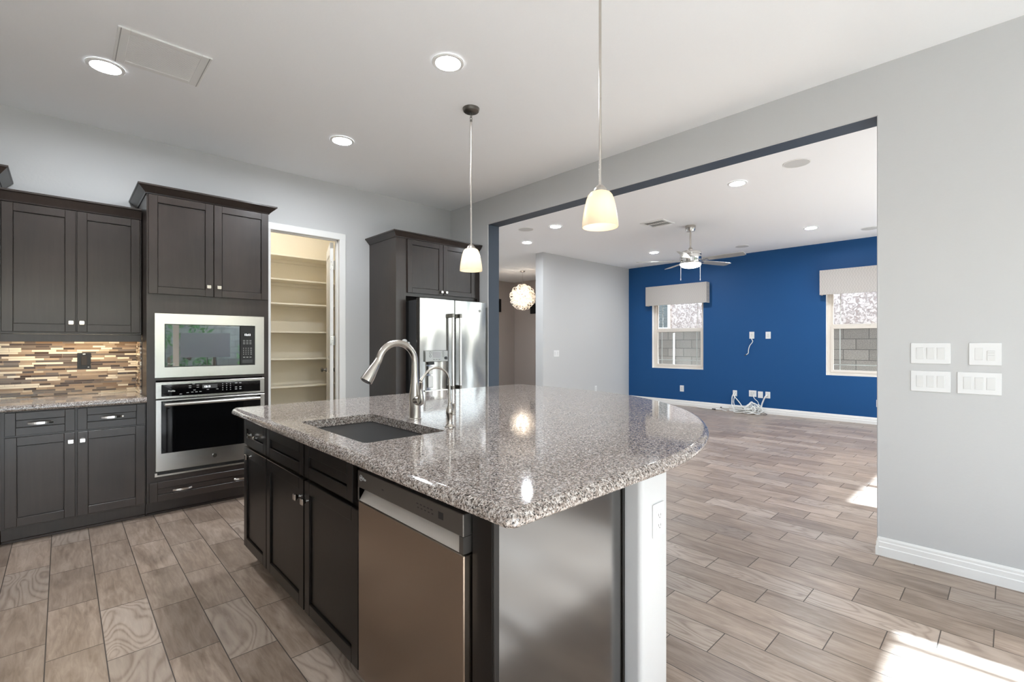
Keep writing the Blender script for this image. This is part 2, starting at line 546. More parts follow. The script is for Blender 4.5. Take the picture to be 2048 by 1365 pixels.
class MB:
    def __init__(self):
        self.v, self.f, self.mi, self.sm = [], [], [], []

    def add(self, vs, fs, m=0, sm=False, mx=None):
        o = len(self.v)
        for p in vs:
            self.v.append(tuple(mx @ Vector(p)) if mx is not None else tuple(p))
        for q in fs:
            self.f.append([i + o for i in q])
            self.mi.append(m)
            self.sm.append(sm)

    def box(self, x0, x1, y0, y1, z0, z1, b=0.0, m=0, mx=None):
        x0, x1 = min(x0, x1), max(x0, x1)
        y0, y1 = min(y0, y1), max(y0, y1)
        z0, z1 = min(z0, z1), max(z0, z1)
        if b <= 0:
            vs = [(x, y, z) for x in (x0, x1) for y in (y0, y1) for z in (z0, z1)]
            fs = [(0, 1, 3, 2), (4, 6, 7, 5), (0, 4, 5, 1), (2, 3, 7, 6), (0, 2, 6, 4), (1, 5, 7, 3)]
            self.add(vs, fs, m, False, mx)
            return
        b = min(b, (x1 - x0) * .49, (y1 - y0) * .49, (z1 - z0) * .49)
        c = (x0, x1), (y0, y1), (z0, z1)
        ci = (x0 + b, x1 - b), (y0 + b, y1 - b), (z0 + b, z1 - b)
        vs, ids = [], {}
        for i in (0, 1):
            for j in (0, 1):
                for k in (0, 1):
                    t = (i, j, k)
                    for a in range(3):
                        p = [c[d][t[d]] if d == a else ci[d][t[d]] for d in range(3)]
                        ids[(t, a)] = len(vs)
                        vs.append(p)
        fs = []
        for a in range(3):
            d1, d2 = [d for d in range(3) if d != a]
            for s in (0, 1):
                q = []
                for (u, w) in ((0, 0), (1, 0), (1, 1), (0, 1)):
                    t = [0, 0, 0]
                    t[a], t[d1], t[d2] = s, u, w
                    q.append(ids[(tuple(t), a)])
                fs.append(q)
            for u in (0, 1):
                for w in (0, 1):
                    t0, t1 = [0, 0, 0], [0, 0, 0]
                    t0[d1] = t1[d1] = u
                    t0[d2] = t1[d2] = w
                    t1[a] = 1
                    t0, t1 = tuple(t0), tuple(t1)
                    fs.append([ids[(t0, d1)], ids[(t1, d1)], ids[(t1, d2)], ids[(t0, d2)]])
        for i in (0, 1):
            for j in (0, 1):
                for k in (0, 1):
                    fs.append([ids[((i, j, k), 0)], ids[((i, j, k), 1)], ids[((i, j, k), 2)]])
        self.add(vs, fs, m, False, mx)

    def lathe(self, prof, c=(0, 0, 0), n=32, m=0, mx=None, sm=True):
        """profile of (r, z) spun about a vertical axis through c"""
        vs, fs = [], []
        rings = []
        for r, z in prof:
            if r < 1e-6:
                rings.append([len(vs)])
                vs.append((c[0], c[1], c[2] + z))
            else:
                rings.append(list(range(len(vs), len(vs) + n)))
                for i in range(n):
                    a = 2 * pi * i / n
                    vs.append((c[0] + r * cos(a), c[1] + r * sin(a), c[2] + z))
        for A, B in zip(rings, rings[1:]):
            if len(A) == 1 and len(B) == 1:
                continue
            for i in range(n):
                j = (i + 1) % n
                if len(A) == 1:
                    fs.append((A[0], B[i], B[j]))
                elif len(B) == 1:
                    fs.append((A[i], B[0], A[j]))
                else:
                    fs.append((A[i], B[i], B[j], A[j]))
        self.add(vs, fs, m, sm, mx)

    def cyl(self, p0, p1, r0, r1=None, n=24, m=0, sm=True):
        r1 = r0 if r1 is None else r1
        p0, p1 = Vector(p0), Vector(p1)
        d = p1 - p0
        mx = Matrix.Translation(p0) @ d.to_track_quat('Z', 'Y').to_matrix().to_4x4()
        L = d.length
        self.lathe([(0, 0), (r0, 0), (r1, L), (0, L)], n=n, m=m, mx=mx, sm=sm)

    def tube(self, pts, rad, n=10, m=0, closed=False, caps=True):
        pts = [Vector(p) for p in pts]
        N = len(pts)
        rr = rad if isinstance(rad, (list, tuple)) else [rad] * N
        vs, fs = [], []
        up = None
        for i, p in enumerate(pts):
            if closed:
                t = pts[(i + 1) % N] - pts[i - 1]
            else:
                t = pts[min(i + 1, N - 1)] - pts[max(i - 1, 0)]
            t.normalize()
            if up is None:
                up = Vector((0, 0, 1)) if abs(t.z) < 0.9 else Vector((1, 0, 0))
            up = up - t * up.dot(t)
            if up.length < 1e-6:
                up = t.orthogonal()
            up.normalize()
            s = t.cross(up)
            for k in range(n):
                a = 2 * pi * k / n
                vs.append(p + (up * cos(a) + s * sin(a)) * rr[i])
        R = N if closed else N - 1
        for i in range(R):
            j = (i + 1) % N
            for k in range(n):
                l = (k + 1) % n
                fs.append((i * n + k, i * n + l, j * n + l, j * n + k))
        if not closed and caps:
            fs.append(list(range(n))[::-1])
            fs.append([(N - 1) * n + k for k in range(n)])
        self.add(vs, fs, m, True)

    def loft(self, secs, m=0, sm=False, caps=True, mx=None):
        """sections: lists of equal numbers of points"""
        n = len(secs[0])
        vs = [p for s in secs for p in s]
        fs = []
        for i in range(len(secs) - 1):
            for k in range(n):
                l = (k + 1) % n
                fs.append((i * n + k, i * n + l, (i + 1) * n + l, (i + 1) * n + k))
        if caps:
            fs.append(list(range(n))[::-1])
            fs.append([(len(secs) - 1) * n + k for k in range(n)])
        self.add(vs, fs, m, sm, mx)

    def prism(self, pts, axis, a, b, m=0):
        """polygon in the two other axes (in xyz order) extruded along axis from a to b"""
        def P(u, w, t):
            q = [u, w]
            q.insert(axis, t)
            return q
        self.loft([[P(u, w, a) for u, w in pts], [P(u, w, b) for u, w in pts]], m)

    def build(self, name, mats, parent=None, loc=None, rot=None, ang=35):
        me = bpy.data.meshes.new(name)
        me.from_pydata(self.v, [], self.f)
        if not isinstance(mats, (list, tuple)):
            mats = [mats]
        for q in mats:
            me.materials.append(q)
        for p, mi, sm in zip(me.polygons, self.mi, self.sm):
            p.material_index = mi
            p.use_smooth = sm
        bm = bmesh.new()
        bm.from_mesh(me)
        bmesh.ops.recalc_face_normals(bm, faces=bm.faces[:])
        lim = radians(ang)
        for e in bm.edges:
            if len(e.link_faces) == 2 and e.calc_face_angle(0) > lim:
                e.smooth = False
        bm.to_mesh(me)
        bm.free()
        o = bpy.data.objects.new(name, me)
        COL.objects.link(o)
        if parent:
            o.parent = parent
        if loc:
            o.location = loc
        if rot:
            o.rotation_euler = rot
        return o


def B(name, mats, parent, *boxes, b=0.0, loc=None):
    mb = MB()
    for q in boxes:
        mb.box(*q[:6], b=q[6] if len(q) > 6 else b)
    return mb.build(name, mats, parent, loc)


def tag(o, label=None, cat=None, group=None, kind=None):
    if label:
        o['label'] = label
    if cat:
        o['category'] = cat
    if group:
        o['group'] = group
    if kind:
        o['kind'] = kind
    return o


def thing(name, label, cat, loc=(0, 0, 0), rz=0.0, group=None):
    o = bpy.data.objects.new(name, None)
    o.empty_display_size = 0.1
    COL.objects.link(o)
    o.location = loc
    o.rotation_euler = (0, 0, rz)
    return tag(o, label, cat, group)


def struct(o, label=None, cat=None):
    o['kind'] = 'structure'
    if label:
        o['label'] = label
    if cat:
        o['category'] = cat
    return o


def dup(root, loc=None, rz=None, label=None):
    def rec(o, par):
        c = o.copy()
        COL.objects.link(c)
        if par is not None:
            c.parent = par
        for ch in [x for x in bpy.data.objects if x.parent == o]:
            rec(ch, c)
        return c
    r = rec(root, None)
    if loc is not None:
        r.location = loc
    if rz is not None:
        r.rotation_euler = (0, 0, rz)
    if label:
        r['label'] = label
    return r


def text_mesh(name, s, size, mat, parent, loc, depth=0.0006, face='-Y', align='LEFT'):
    cu = bpy.data.curves.new(name, 'FONT')
    cu.body = s
    cu.size = size
    cu.extrude = depth
    cu.align_x = align
    t = bpy.data.objects.new(name, cu)
    COL.objects.link(t)
    dg = bpy.context.evaluated_depsgraph_get()
    me = bpy.data.meshes.new_from_object(t.evaluated_get(dg))
    bpy.data.objects.remove(t)
    bpy.data.curves.remove(cu)
    me.materials.clear()
    me.materials.append(mat)
    me.transform(Matrix.Rotation(radians(90), 4, 'X'))
    o = bpy.data.objects.new(name, me)
    COL.objects.link(o)
    o.parent = parent
    o.location = loc
    return o


def marks(name, mat, parent, boxes, b=0.0):
    for q in boxes:
        B(name, mat, parent, q, b=b)


# ---------------------------------------------------------------- the room shell
H = 3.048
XO, XO2 = 3.685, 3.872          # wall between kitchen and great room
YB = 5.05                       # kitchen back wall
YF = -2.2                       # wall behind the camera
XL = -2.6                       # kitchen left wall
XB = 9.54                       # blue wall
YG = 6.107                      # pale great-room wall
YD, XD = 9.75, 9.36             # dining room
OH = 2.737                      # head of the wide opening
OY0, OY1 = 0.564, 4.3095

mb = MB()
mb.box(XL - .2, XB + .2, YF - .2, YD + .2, -0.12, 0)
struct(mb.build('floor', M_floor), 'wood-look porcelain plank floor in staggered rows', 'floor')
mb = MB()
mb.box(XL - .2, XB + .2, YF - .2, YD + .2, H, H + .15)
struct(mb.build('ceiling', M_ceil), 'white smooth ceiling over kitchen and great room', 'ceiling')


def wall_with_holes(name, mats, axis, at, thick, u0, u1, holes, z1=H, mat_hole=0):
    """axis 0: wall plane X=at (runs along Y); axis 1: plane Y=at.  holes: (ua, ub, za, zb)"""
    us = sorted({u0, u1} | {h[0] for h in holes} | {h[1] for h in holes})
    zs = sorted({0.0, z1} | {h[2] for h in holes} | {h[3] for h in holes})

    def solid(i, j):
        if i < 0 or j < 0 or i >= len(us) - 1 or j >= len(zs) - 1:
            return None
        uc, zc = (us[i] + us[i + 1]) / 2, (zs[j] + zs[j + 1]) / 2
        return not any(a < uc < b and c < zc < d for a, b, c, d in holes)
    mb = MB()

    def P(u, t, z):
        return (at + t, u, z) if axis == 0 else (u, at + t, z)
    for i in range(len(us) - 1):
        for j in range(len(zs) - 1):
            if not solid(i, j):
                continue
            a, b, c, d = us[i], us[i + 1], zs[j], zs[j + 1]
            for t in (0, thick):
                mb.add([P(a, t, c), P(b, t, c), P(b, t, d), P(a, t, d)], [(0, 1, 2, 3)], 0 if t == 0 else min(1, len(mats) - 1))
            for (di, dj, q) in ((-1, 0, [(a, c), (a, d)]), (1, 0, [(b, c), (b, d)]), (0, -1, [(a, c), (b, c)]), (0, 1, [(a, d), (b, d)])):
                s = solid(i + di, j + dj)
                if s is not True:
                    (p0, p1) = q
                    mb.add([P(p0[0], 0, p0[1]), P(p1[0], 0, p1[1]), P(p1[0], thick, p1[1]), P(p0[0], thick, p0[1])], [(0, 1, 2, 3)], mat_hole if s is False else 0)
    bmv = mb
    me_o = bmv.build(name, mats)
    bm = bmesh.new()
    bm.from_mesh(me_o.data)
    bmesh.ops.remove_doubles(bm, verts=bm.verts[:], dist=1e-5)
    bmesh.ops.recalc_face_normals(bm, faces=bm.faces[:])
    bm.to_mesh(me_o.data)
    bm.free()
    return struct(me_o)


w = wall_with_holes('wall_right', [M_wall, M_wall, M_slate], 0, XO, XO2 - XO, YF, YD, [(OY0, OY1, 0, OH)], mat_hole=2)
tag(w, 'grey wall with a wide cased-free opening into the great room', 'wall')
# rounded plaster corner bead round the kitchen side of the opening
mb = MB()
mb.cyl((XO + .006, OY1 - .004, 0), (XO + .006, OY1 - .004, OH), .0075, n=12)
mb.cyl((XO + .006, OY0 + .004, 0), (XO + .006, OY0 + .004, OH), .0075, n=12)
mb.cyl((XO + .006, OY0, OH + .004), (XO + .006, OY1, OH + .004), .0075, n=12)
struct(mb.build('trim_1', M_wall), 'rounded corner bead round the opening', 'trim')

PX0, PX1, PZ = 1.490, 2.195, 2.447   # pantry doorway
w = wall_with_holes('wall_back', [M_wall, M_pantry, M_trim], 1, YB, 0.12, XL, XO, [(PX0, PX1, 0, PZ)], mat_hole=2)
tag(w, 'grey kitchen back wall behind the cabinets', 'wall')
tag(wall_with_holes('wall_left', [M_wall], 0, XL, -0.12, YF, YB + .12, []), 'kitchen wall on the left, outside the frame', 'wall')
KD = (-2.40, 2.97, 0.0, 2.395)       # patio door opening, widened leftward out of view for more bounced sunlight
w = wall_with_holes('wall_front', [M_wall], 1, YF, -0.15, XL, XO2, [KD])
tag(w, 'kitchen wall behind the camera with a patio door', 'wall')
GD = (4.748, 9.24, 0.0, 2.868)
w = wall_with_holes('wall_front_great_room', [M_wall], 1, YF, -0.15, XO2, XB, [GD])
tag(w, 'great room wall with a tall glazed door', 'wall')
W1 = (4.345, 5.505, 0.775, 2.30)
W2 = (1.03, 2.191, 0.77, 2.30)
w = wall_with_holes('wall_blue', [M_blue, M_stucco, M_trim], 0, XB, 0.16, YF, YG + .2, [W1, W2], mat_hole=2)
tag(w, 'deep blue accent wall with two windows', 'wall')
XG = 6.61
mb = MB()
mb.box(XG, XB, YG, YG + .191, 0, H)
struct(mb.build('wall_great_room_back', M_wall), 'pale grey great room wall beside the dining opening', 'wall')
DWH = (4.6, 7.0, .6, 2.4)  # unseen window opening added to let daylight into the dining room
w = wall_with_holes('wall_dining_back', [M_taupe], 1, YD, .15, XO2, XD + .2, [DWH])
tag(w, 'taupe dining room far wall', 'wall')
dwn = thing('window_3', 'dining room window added for daylight, hidden behind the opening jamb', 'window', ((DWH[0] + DWH[1]) / 2, YD + .07, DWH[2]))
dwn['kind'] = 'structure'
mb = MB()
for (a, b_, c, d) in ((-1.198, -1.148, 0.002, 1.798), (1.148, 1.198, 0.002, 1.798), (-1.148, 1.148, 0.002, .05), (-1.148, 1.148, 1.75, 1.798), (-.02, .02, .05, 1.75)):
    mb.box(a, b_, -.03, .03, c, d)
mb.build('frame', M_vinyl, dwn)
B('pane', M_glass, dwn, (-1.149, 1.149, .004, .008, .049, 1.751))
mb = MB()
mb.box(XD, XD + .15, YG + .191, YD, 0, H)
struct(mb.build('wall_dining_right', M_taupe), 'taupe dining room right wall', 'wall')
# pantry box
mb = MB()
mb.box(1.05, 2.95, 6.25, 6.35, 0, H)
struct(mb.build('wall_pantry_back', M_pantry), 'cream pantry back wall', 'wall')
mb = MB()
mb.box(2.85, 2.95, YB + .12, 6.25, 0, H)
struct(mb.build('wall_pantry_right', M_pantry), 'cream pantry side wall', 'wall')
mb = MB()
mb.box(1.05, 1.15, YB + .12, 6.25, 0, H)
struct(mb.build('wall_pantry_left', M_pantry), 'cream pantry left side wall', 'wall')


def baseboard(name, axis, at, out, a, b, label, h=0.112):
    """stepped profile board; axis as for walls; out = direction into the room"""
    prof = [(0, 0), (.016, 0), (.016, .052), (.0125, .056), (.0125, .083), (.009, .088), (.009, .101), (.004, h), (0, h)]
    mb = MB()
    if axis == 0:
        mb.prism([(at + out * t, z) for t, z in prof], 1, a, b)
    else:
        mb.prism([(at + out * t, z) for t, z in prof], 0, a, b)
    return struct(mb.build(name, M_trim), label, 'baseboard')


baseboard('baseboard_right', 0, XO, -1, YF, OY0 - .0005, 'white stepped baseboard under the switch plates')
baseboard('baseboard_right_return', 1, OY0, 1, XO - .016, XO2 + .016, 'white baseboard return round the wall end')
baseboard('baseboard_blue', 0, XB, -1, YF, YG, 'white baseboard along the blue wall')
baseboard('baseboard_great_room_back', 1, YG, -1, XG, XB, 'white baseboard along the pale grey wall')
baseboard('baseboard_dining', 1, YD, -1, XO2, XD, 'white dining room baseboard')

# pantry doorway casing
mb = MB()
cw = .066
for (x0, x1, z0, z1) in ((PX0 - cw, PX0 + .004, 0, PZ + cw), (PX1 - .004, PX1 + cw, 0, PZ + cw)):
    mb.box(x0, x1, YB - .018, YB + .0, z0, z1, b=.004)
mb.box(PX0 - cw, PX1 + cw, YB - .019, YB, PZ - .004, PZ + cw, b=.004)
# jamb stops
for (x0, x1) in ((PX0, PX0 + .012), (PX1 - .012, PX1)):
    mb.box(x0, x1, YB + .045, YB + .075, 0, PZ)
mb.box(PX0, PX1, YB + .045, YB + .075, PZ - .012, PZ)
struct(mb.build('trim_2', M_trim), 'white casing round the pantry doorway', 'trim')

# pantry door, swung into the pantry past square
hp = Vector((PX1 - .016, YB + .118, 0))
door = thing('door_1', 'white panel pantry door standing open inside the pantry', 'door', hp, radians(-19))
door['kind'] = 'structure'
# local: leaf runs along +y from the hinge, thickness along -x
mb = MB()
Dw, Dh, Dt = .68, PZ - .015, .036
st, rl = .11, .12
mb.box(-Dt, 0, 0, st, .008, Dh, b=.002)
mb.box(-Dt, 0, Dw - st, Dw, .008, Dh, b=.002)
for z0, z1 in ((.008, .2), (1.0, 1.13), (Dh - rl, Dh)):
    mb.box(-Dt, 0, st, Dw - st, z0, z1, b=.002)
for z0, z1 in ((.2, 1.0), (1.13, Dh - rl)):
    mb.box(-Dt + .008, -.008, st, Dw - st, z0, z1)
    mb.box(-Dt + .002, -.002, st + .03, Dw - st - .03, z0 + .03, z1 - .03, b=.006)
mb.build('leaf', M_trim, door)
for z in (.28, 1.345, 2.18):
    mb = MB()
    mb.box(-.034, .001, -.0025, .0005, z - .05, z + .05, b=.0008)
    mb.cyl((.008, -.004, z - .05), (.008, -.004, z + .05), .0065, n=12)
    mb.box(.008, .012, -.004, .03, z - .05, z + .05)
    for k in (-.035, 0, .035):
        mb.cyl((-.018 + (.008 if k == 0 else -.004), -.004, z + k), (-.018 + (.008 if k == 0 else -.004), -.002, z + k), .0035, n=8, m=1)
    mb.build('hinge', [M_chrome, M_dkgrey], door)
mb = MB()
for s in (-1, 1):
    x0 = -Dt if s < 0 else 0
    mb.cyl((x0, Dw - .06, .99), (x0 + s * .012, Dw - .06, .99), .027, n=20)
    mb.cyl((x0 + s * .012, Dw - .06, .99), (x0 + s * .045, Dw - .06, .99), .010, n=14)
    mb.lathe([(0, 0), (.016, .002), (.026, .012), (.027, .020), (.020, .030), (0, .033)], n=20, mx=Matrix.Translation((x0 + s * .036, Dw - .06, .99)) @ Matrix.Rotation(s * pi / 2, 4, 'Y'))
mb.build('door_knob', M_dknick, door)

# pantry shelves
for i, z in enumerate((2.372, 2.084, 1.796, 1.458, 1.132, 0.800, 0.45)):
    nm = ['topmost of the shelves', 'second shelf from the top', 'third shelf from the top', 'fourth shelf from the top',
          'fifth shelf from the top', 'sixth shelf from the top, just above counter height', 'lowest shelf, near the floor'][i]
    r = thing('pantry_shelf', f'cream pantry shelf, {nm} inside the doorway', 'shelf', (2.0, 6.1, z), 0, 'pantry shelves')
    B('board', M_pantry, r, (-.845, .845, -.15, .147, -.018, 0, .002))
    B('cleat', M_pantry, r, (-.845, .845, .128, .147, -.058, -.0185), (-.845, -.828, -.14, .128, -.058, -.0185), (.828, .845, -.14, .128, -.058, -.0185))

pl = thing('pantry_fill_light', 'added flush light brightening the pantry, unseen above the doorway', 'ceiling light', (1.85, 5.42, H))  # lamp added out of view to brighten the pantry
mb = MB()
mb.lathe([(.14, -.0005), (.14, -.02), (.13, -.024)], n=32)
mb.build('base', M_white, pl)
mb = MB()
mb.lathe([(.13, -.0245), (.12, -.05), (.07, -.075), (0, -.085)], n=32)
mb.build('diffuser', emit('pantry_fill_diffuser', (1.0, 0.98, 0.95, 1), 20), pl)

# ---------------------------------------------------------------- cabinet parts
DT = .020


def shaker_mb(x0, x1, z0, z1, rail=.055, rec=.009, y=-DT, th=DT):
    mb = MB()
    mb.box(x0, x0 + rail, y, y + th, z0, z1, b=.0018)
    mb.box(x1 - rail, x1, y, y + th, z0, z1, b=.0018)
    mb.box(x0 + rail, x1 - rail, y, y + th, z0, z0 + rail, b=.0018)
    mb.box(x0 + rail, x1 - rail, y, y + th, z1 - rail, z1, b=.0018)
    i = rail
    # recessed panel with a fine shadow groove all round
    mb.box(x0 + i + .003, x1 - i - .003, y + rec, y + th - .002, z0 + i + .003, z1 - i - .003, b=.001)
    mb.box(x0 + i, x1 - i, y + th - .0025, y + th, z0 + i, z1 - i)
    return mb


def knob(parent, x, z, y=-DT):
    mb = MB()
    mb.cyl((x, y + .001, z), (x, y - .014, z), .0065, .005, n=12)

    def sec(w, h, yy):
        c = .25
        return [(x - w, yy, z - h * (1 - c)), (x - w * (1 - c), yy, z - h), (x + w * (1 - c), yy, z - h), (x + w, yy, z - h * (1 - c)),
                (x + w, yy, z + h * (1 - c)), (x + w * (1 - c), yy, z + h), (x - w * (1 - c), yy, z + h), (x - w, yy, z + h * (1 - c))]
    mb.loft([sec(.007, .007, y - .010), sec(.0105, .0100, y - .016), sec(.0150, .0140, y - .022), sec(.0160, .0150, y - .026), sec(.0135, .0125, y - .029)])
    return mb.build('knob', M_pewter, parent)


def pull(parent, x, z, w=.13, y=-DT):
    mb = MB()
    h = w / 2
    for s in (-1, 1):
        mb.box(x + s * (h - .010) - .008, x + s * (h - .010) + .008, y - .022, y + .001, z - .007, z + .007, b=.002)
    secs = []
    N = 13
    for i in range(N):
        t = -1 + 2 * i / (N - 1)
        xx = x + t * (h - .004)
        bow = .013 * (1 - t * t)
        yy = y - .019 - bow
        hh = .0055 + .003 * (1 - abs(t))
        secs.append([(xx, yy - .003, z - hh), (xx, yy - .003, z + hh), (xx, yy + .003, z + hh), (xx, yy + .003, z - hh)])
    mb.loft(secs)
    return mb.build('pull_handle', M_pewter, parent)


def door(parent, x0, x1, z0, z1, mat, kn=None, rail=.055, y=-DT):
    o = shaker_mb(x0, x1, z0, z1, rail, y=y).build('door', mat, parent)
    if kn:
        knob(o, *kn, y=y)
    return o


def drawer(parent, x0, x1, z0, z1, mat, pulls=(), rail=.05, name='drawer', y=-DT):
    o = shaker_mb(x0, x1, z0, z1, rail, y=y).build(name, mat, parent)
    for px in pulls:
        pull(o, px, (z0 + z1) / 2, y=y)
    return o


def crown(parent, x0, x1, yf, yb, z0, z1, out, mat, left=True, right=True, name='crown_moulding'):
    """mitred flat crown leaning outward; yf front of the box, yb wall"""
    prof = [(0, z0), (.006, z0), (.010, z0 + .008), (out - .008, z1 - .016), (out, z1 - .012), (out, z1), (0, z1)]
    mb = MB()
    secs = []
    if left:
        secs.append([(x0 - o, yb, z) for o, z in prof])
    secs.append([(x0 - (o if left else 0), yf - o, z) for o, z in prof])
    secs.append([(x1 + (o if right else 0), yf - o, z) for o, z in prof])
    if right:
        secs.append([(x1 + o, yb, z) for o, z in prof])
    mb.loft(secs)
    mb.box(x0, x1, yf, yb, z0, z1 - .001)
    return mb.build(name, mat, parent)


# ---- wall cabinet left of the oven tower (door fronts at Y 4.70)
Y0 = 4.72
wc = thing('wall_cabinet', 'dark two-door wall cabinet above the mosaic backsplash', 'cabinet', (-.312, Y0, 1.325), 0, 'wall cabinets on the back wall')
w_ = .764
h_ = 2.285 - 1.325
B('body', M_wood, wc, (0, w_, 0, .326, .055, h_, .001))
B('light_rail', M_wood, wc, (0.006, w_, -.004, .018, 0, .054, .0015))
door(wc, .012, .382, .070, .953, M_wood, (.358, .138))
door(wc, .390, .766 - .012, .070, .953, M_wood, (.416, .138))
crown(wc, 0, w_ - .0, 0, .326, h_ + .001, 2.362 - 1.325, .050, M_wood, left=False, right=False)
# under-cabinet lamp
ul = thing('under_cabinet_light', 'slim warm light bar under the dark wall cabinet', 'lamp', (.07, 4.86, 1.379))
B('housing', M_white, ul, (-.33, .33, -.025, .025, -.016, 0, .003))
B('lens', M_strip, ul, (-.32, .32, -.02, .02, -.0205, -.0165))

# ---- taller wall cabinet at the left edge of the frame
tc = thing('wall_cabinet', 'taller dark wall cabinet at the left edge, only its crown corner showing', 'cabinet', (-1.25, 4.645, 1.45), 0, 'wall cabinets on the back wall')
w_ = .935
B('body', M_wood, tc, (0, w_, 0, .40, 0, .975, .001))
door(tc, .012, .462, .01, .96, M_wood, (.43, .07))
door(tc, .470, .923, .01, .96, M_wood, (.50, .07))
crown(tc, 0, w_, 0, .40, .976, 1.047, .055, M_wood)

# ---- base cabinets left of the oven tower
YC = 4.47


def base_cab(label, x0, w, split, right_pulls, grp='base cabinets under the back counter'):
    r = thing('base_cabinet', label, 'cabinet', (x0, YC, 0), 0, grp)
    B('body', M_wood, r, (0, w, 0, .57, .105, .868, .001))
    B('toe_kick', M_wood, r, (0, w, .052, .07, 0, .104), (0, w, .042, .052, 0, .018, .003))
    for (a, b_, k) in split:
        d = drawer(r, a, b_, .711, .861, M_wood, [(a + b_) / 2])
        door(r, a, b_, .118, .698, M_wood, (k, .640))
    return r


base_cab('dark base cabinet with two drawers and two doors beside the oven', -.290, .745, [(.020, .354, .332), (.366, .738, .392)], True)
base_cab('dark base cabinet past the left edge, only its edge stile showing', -1.25, .955, [(.012, .468, .43), (.480, .940, .51)], True)


def slab_edge(pts, ztop, closed=True):
    pass


# back counter with rounded front edge
mb = MB()
prof = [(4.425, .871), (4.416, .876), (4.412, .885), (4.412, .897), (4.416, .905), (4.424, .910), (4.434, .911), (5.047, .911), (5.047, .871)]
mb.prism(prof, 0, -1.25, .4555)
tag(mb.build('countertop', M_granite), 'speckled granite countertop under the backsplash, left of the oven', 'countertop', 'granite countertops')

# mosaic backsplash with its short return on the tower side
mb = MB()
mb.box(-.3121, .4555, 5.037, 5.049, .912, 1.376)
mb.box(-1.25, -.3121, 5.037, 5.049, .912, 1.448)
mb.box(.4455, .4553, 4.74, 5.037, .912, 1.33)
tag(mb.build('backsplash', M_mosaic), 'brown, tan and cream stick mosaic backsplash behind the back counter', 'backsplash')
# open electrical box
eb = thing('electrical_box', 'black uncovered electrical box let into the mosaic backsplash', 'outlet box', (.125, 5.037, 1.175))
B('box_frame', M_blackpl, eb, (-.040, .040, -.004, 0, .046, .063), (-.040, .040, -.004, 0, -.063, -.046), (-.040, -.026, -.004, 0, -.046, .046), (.026, .040, -.004, 0, -.046, .046), b=.0005)
B('box_back', M_blackpl, eb, (-.027, .027, -.0012, 0, -.047, .047))
B('receptacle', Mat('brown_receptacle', lin(40, 34, 30), 0.5).m, eb, (-.017, .017, -.0028, 0, -.036, .036, .001))
B('mounting_strap', M_nickel, eb, (-.008, .008, -.0055, -.004, .048, .058, .0005))
B('mounting_strap', M_nickel, eb, (.02, .032, -.0055, -.004, -.052, -.047, .0005))

# ---- oven tower
TX0, TX1 = .4575, 1.302
tw = thing('oven_tower_cabinet', 'tall dark cabinet housing the microwave and wall oven', 'cabinet', (TX0, YC, 0))
w_ = TX1 - TX0
mb = MB()
D = .575
mb.box(0, .018, 0, D, .105, 2.436)
mb.box(w_ - .018, w_, 0, D, .105, 2.436)
mb.box(.018, w_ - .018, D - .012, D, .105, 2.436)
mb.box(.018, w_ - .018, .018, D - .012, 2.41, 2.436)
# face frame
mb.box(0, .055, -.018, 0, .105, 2.436)
mb.box(w_ - .050, w_, -.018, 0, .105, 2.436)
mb.box(.055, w_ - .050, -.018, 0, 1.535, 2.436)
mb.box(.055, w_ - .050, -.018, 0, 1.030, 1.052)
mb.box(.055, w_ - .050, -.018, 0, .105, .318)
mb.box(.018, w_ - .018, .002, D - .012, 1.033, 1.049)
mb.box(.018, w_ - .018, .002, D - .012, 1.56, 1.576)
mb.box(.018, w_ - .018, .002, D - .012, .295, .311)
mb.build('body', M_wood, tw)
B('toe_kick', M_wood, tw, (0, w_, .052, .07, 0, .104), (0, w_, .042, .052, 0, .018, .003))
yd = -DT - .018
door(tw, .010, .428, 1.688, 2.432, M_wood, (.393, 1.765), y=yd)
door(tw, .433, w_ - .006, 1.688, 2.432, M_wood, (.440 + .025, 1.765), y=yd)
drawer(tw, .014, w_ - .012, .115, .262, M_wood, (.218, .632), y=yd)
crown(tw, 0, w_, -.020, D, 2.437, 2.500, .057, M_wood)

# ---- microwave
FY = YC - .0185          # face-frame front plane
mw = thing('microwave', 'built-in stainless microwave above the wall oven', 'microwave', (.505, FY, 1.052))
# trim frame local: 0..0.757 wide, 0..0.489 high
Wm, Hm = .757, .489
fx0, fx1, fz0, fz1 = .060, .687, .078, .410
mb = MB()
for (a, b_, c, d) in ((0, fx0, 0, Hm), (fx1, Wm, 0, Hm), (fx0, fx1, 0, fz0), (fx0, fx1, fz1, Hm)):
    mb.box(a, b_, -.016, 0, c, d)
mb.build('trim_frame', M_steelh, mw)
B('housing', M_blackpl, mw, (.065, .68, .0, .40, .083, .405))
dr = B('door', M_mirgl, mw, (fx0 + .004, .572, -.012, -.001, fz0 + .004, fz1 - .004, .002))
B('window', M_mesh, dr, (.16, .50, -.0127, -.0121, fz0 + .072, fz1 - .066))
B('gasket', M_blackpl, mw, (fx0, fx1, -.010, -.006, fz0, fz0 + .004), (fx0, fx1, -.010, -.006, fz1 - .004, fz1), (fx0, fx0 + .004, -.010, -.006, fz0, fz1), (fx1 - .004, fx1, -.010, -.006, fz0, fz1))
cp = B('control_panel', M_blackpl, mw, (.576, fx1 - .004, -.012, -.001, fz0 + .004, fz1 - .004, .002))
B('display', M_blackgl, cp, (.596, .665, -.0126, -.0121, .318, .350))
text_mesh('clock_digits', '12:13', .022, M_lcd, cp, (.605, -.0130, .326))
marks('key_legend', M_ink, cp, [(.596 + k * .024, .612 + k * .024, -.0124, -.0120, .283 - r_ * .0135, .287 - r_ * .0135) for r_ in range(3) for k in range(3)])
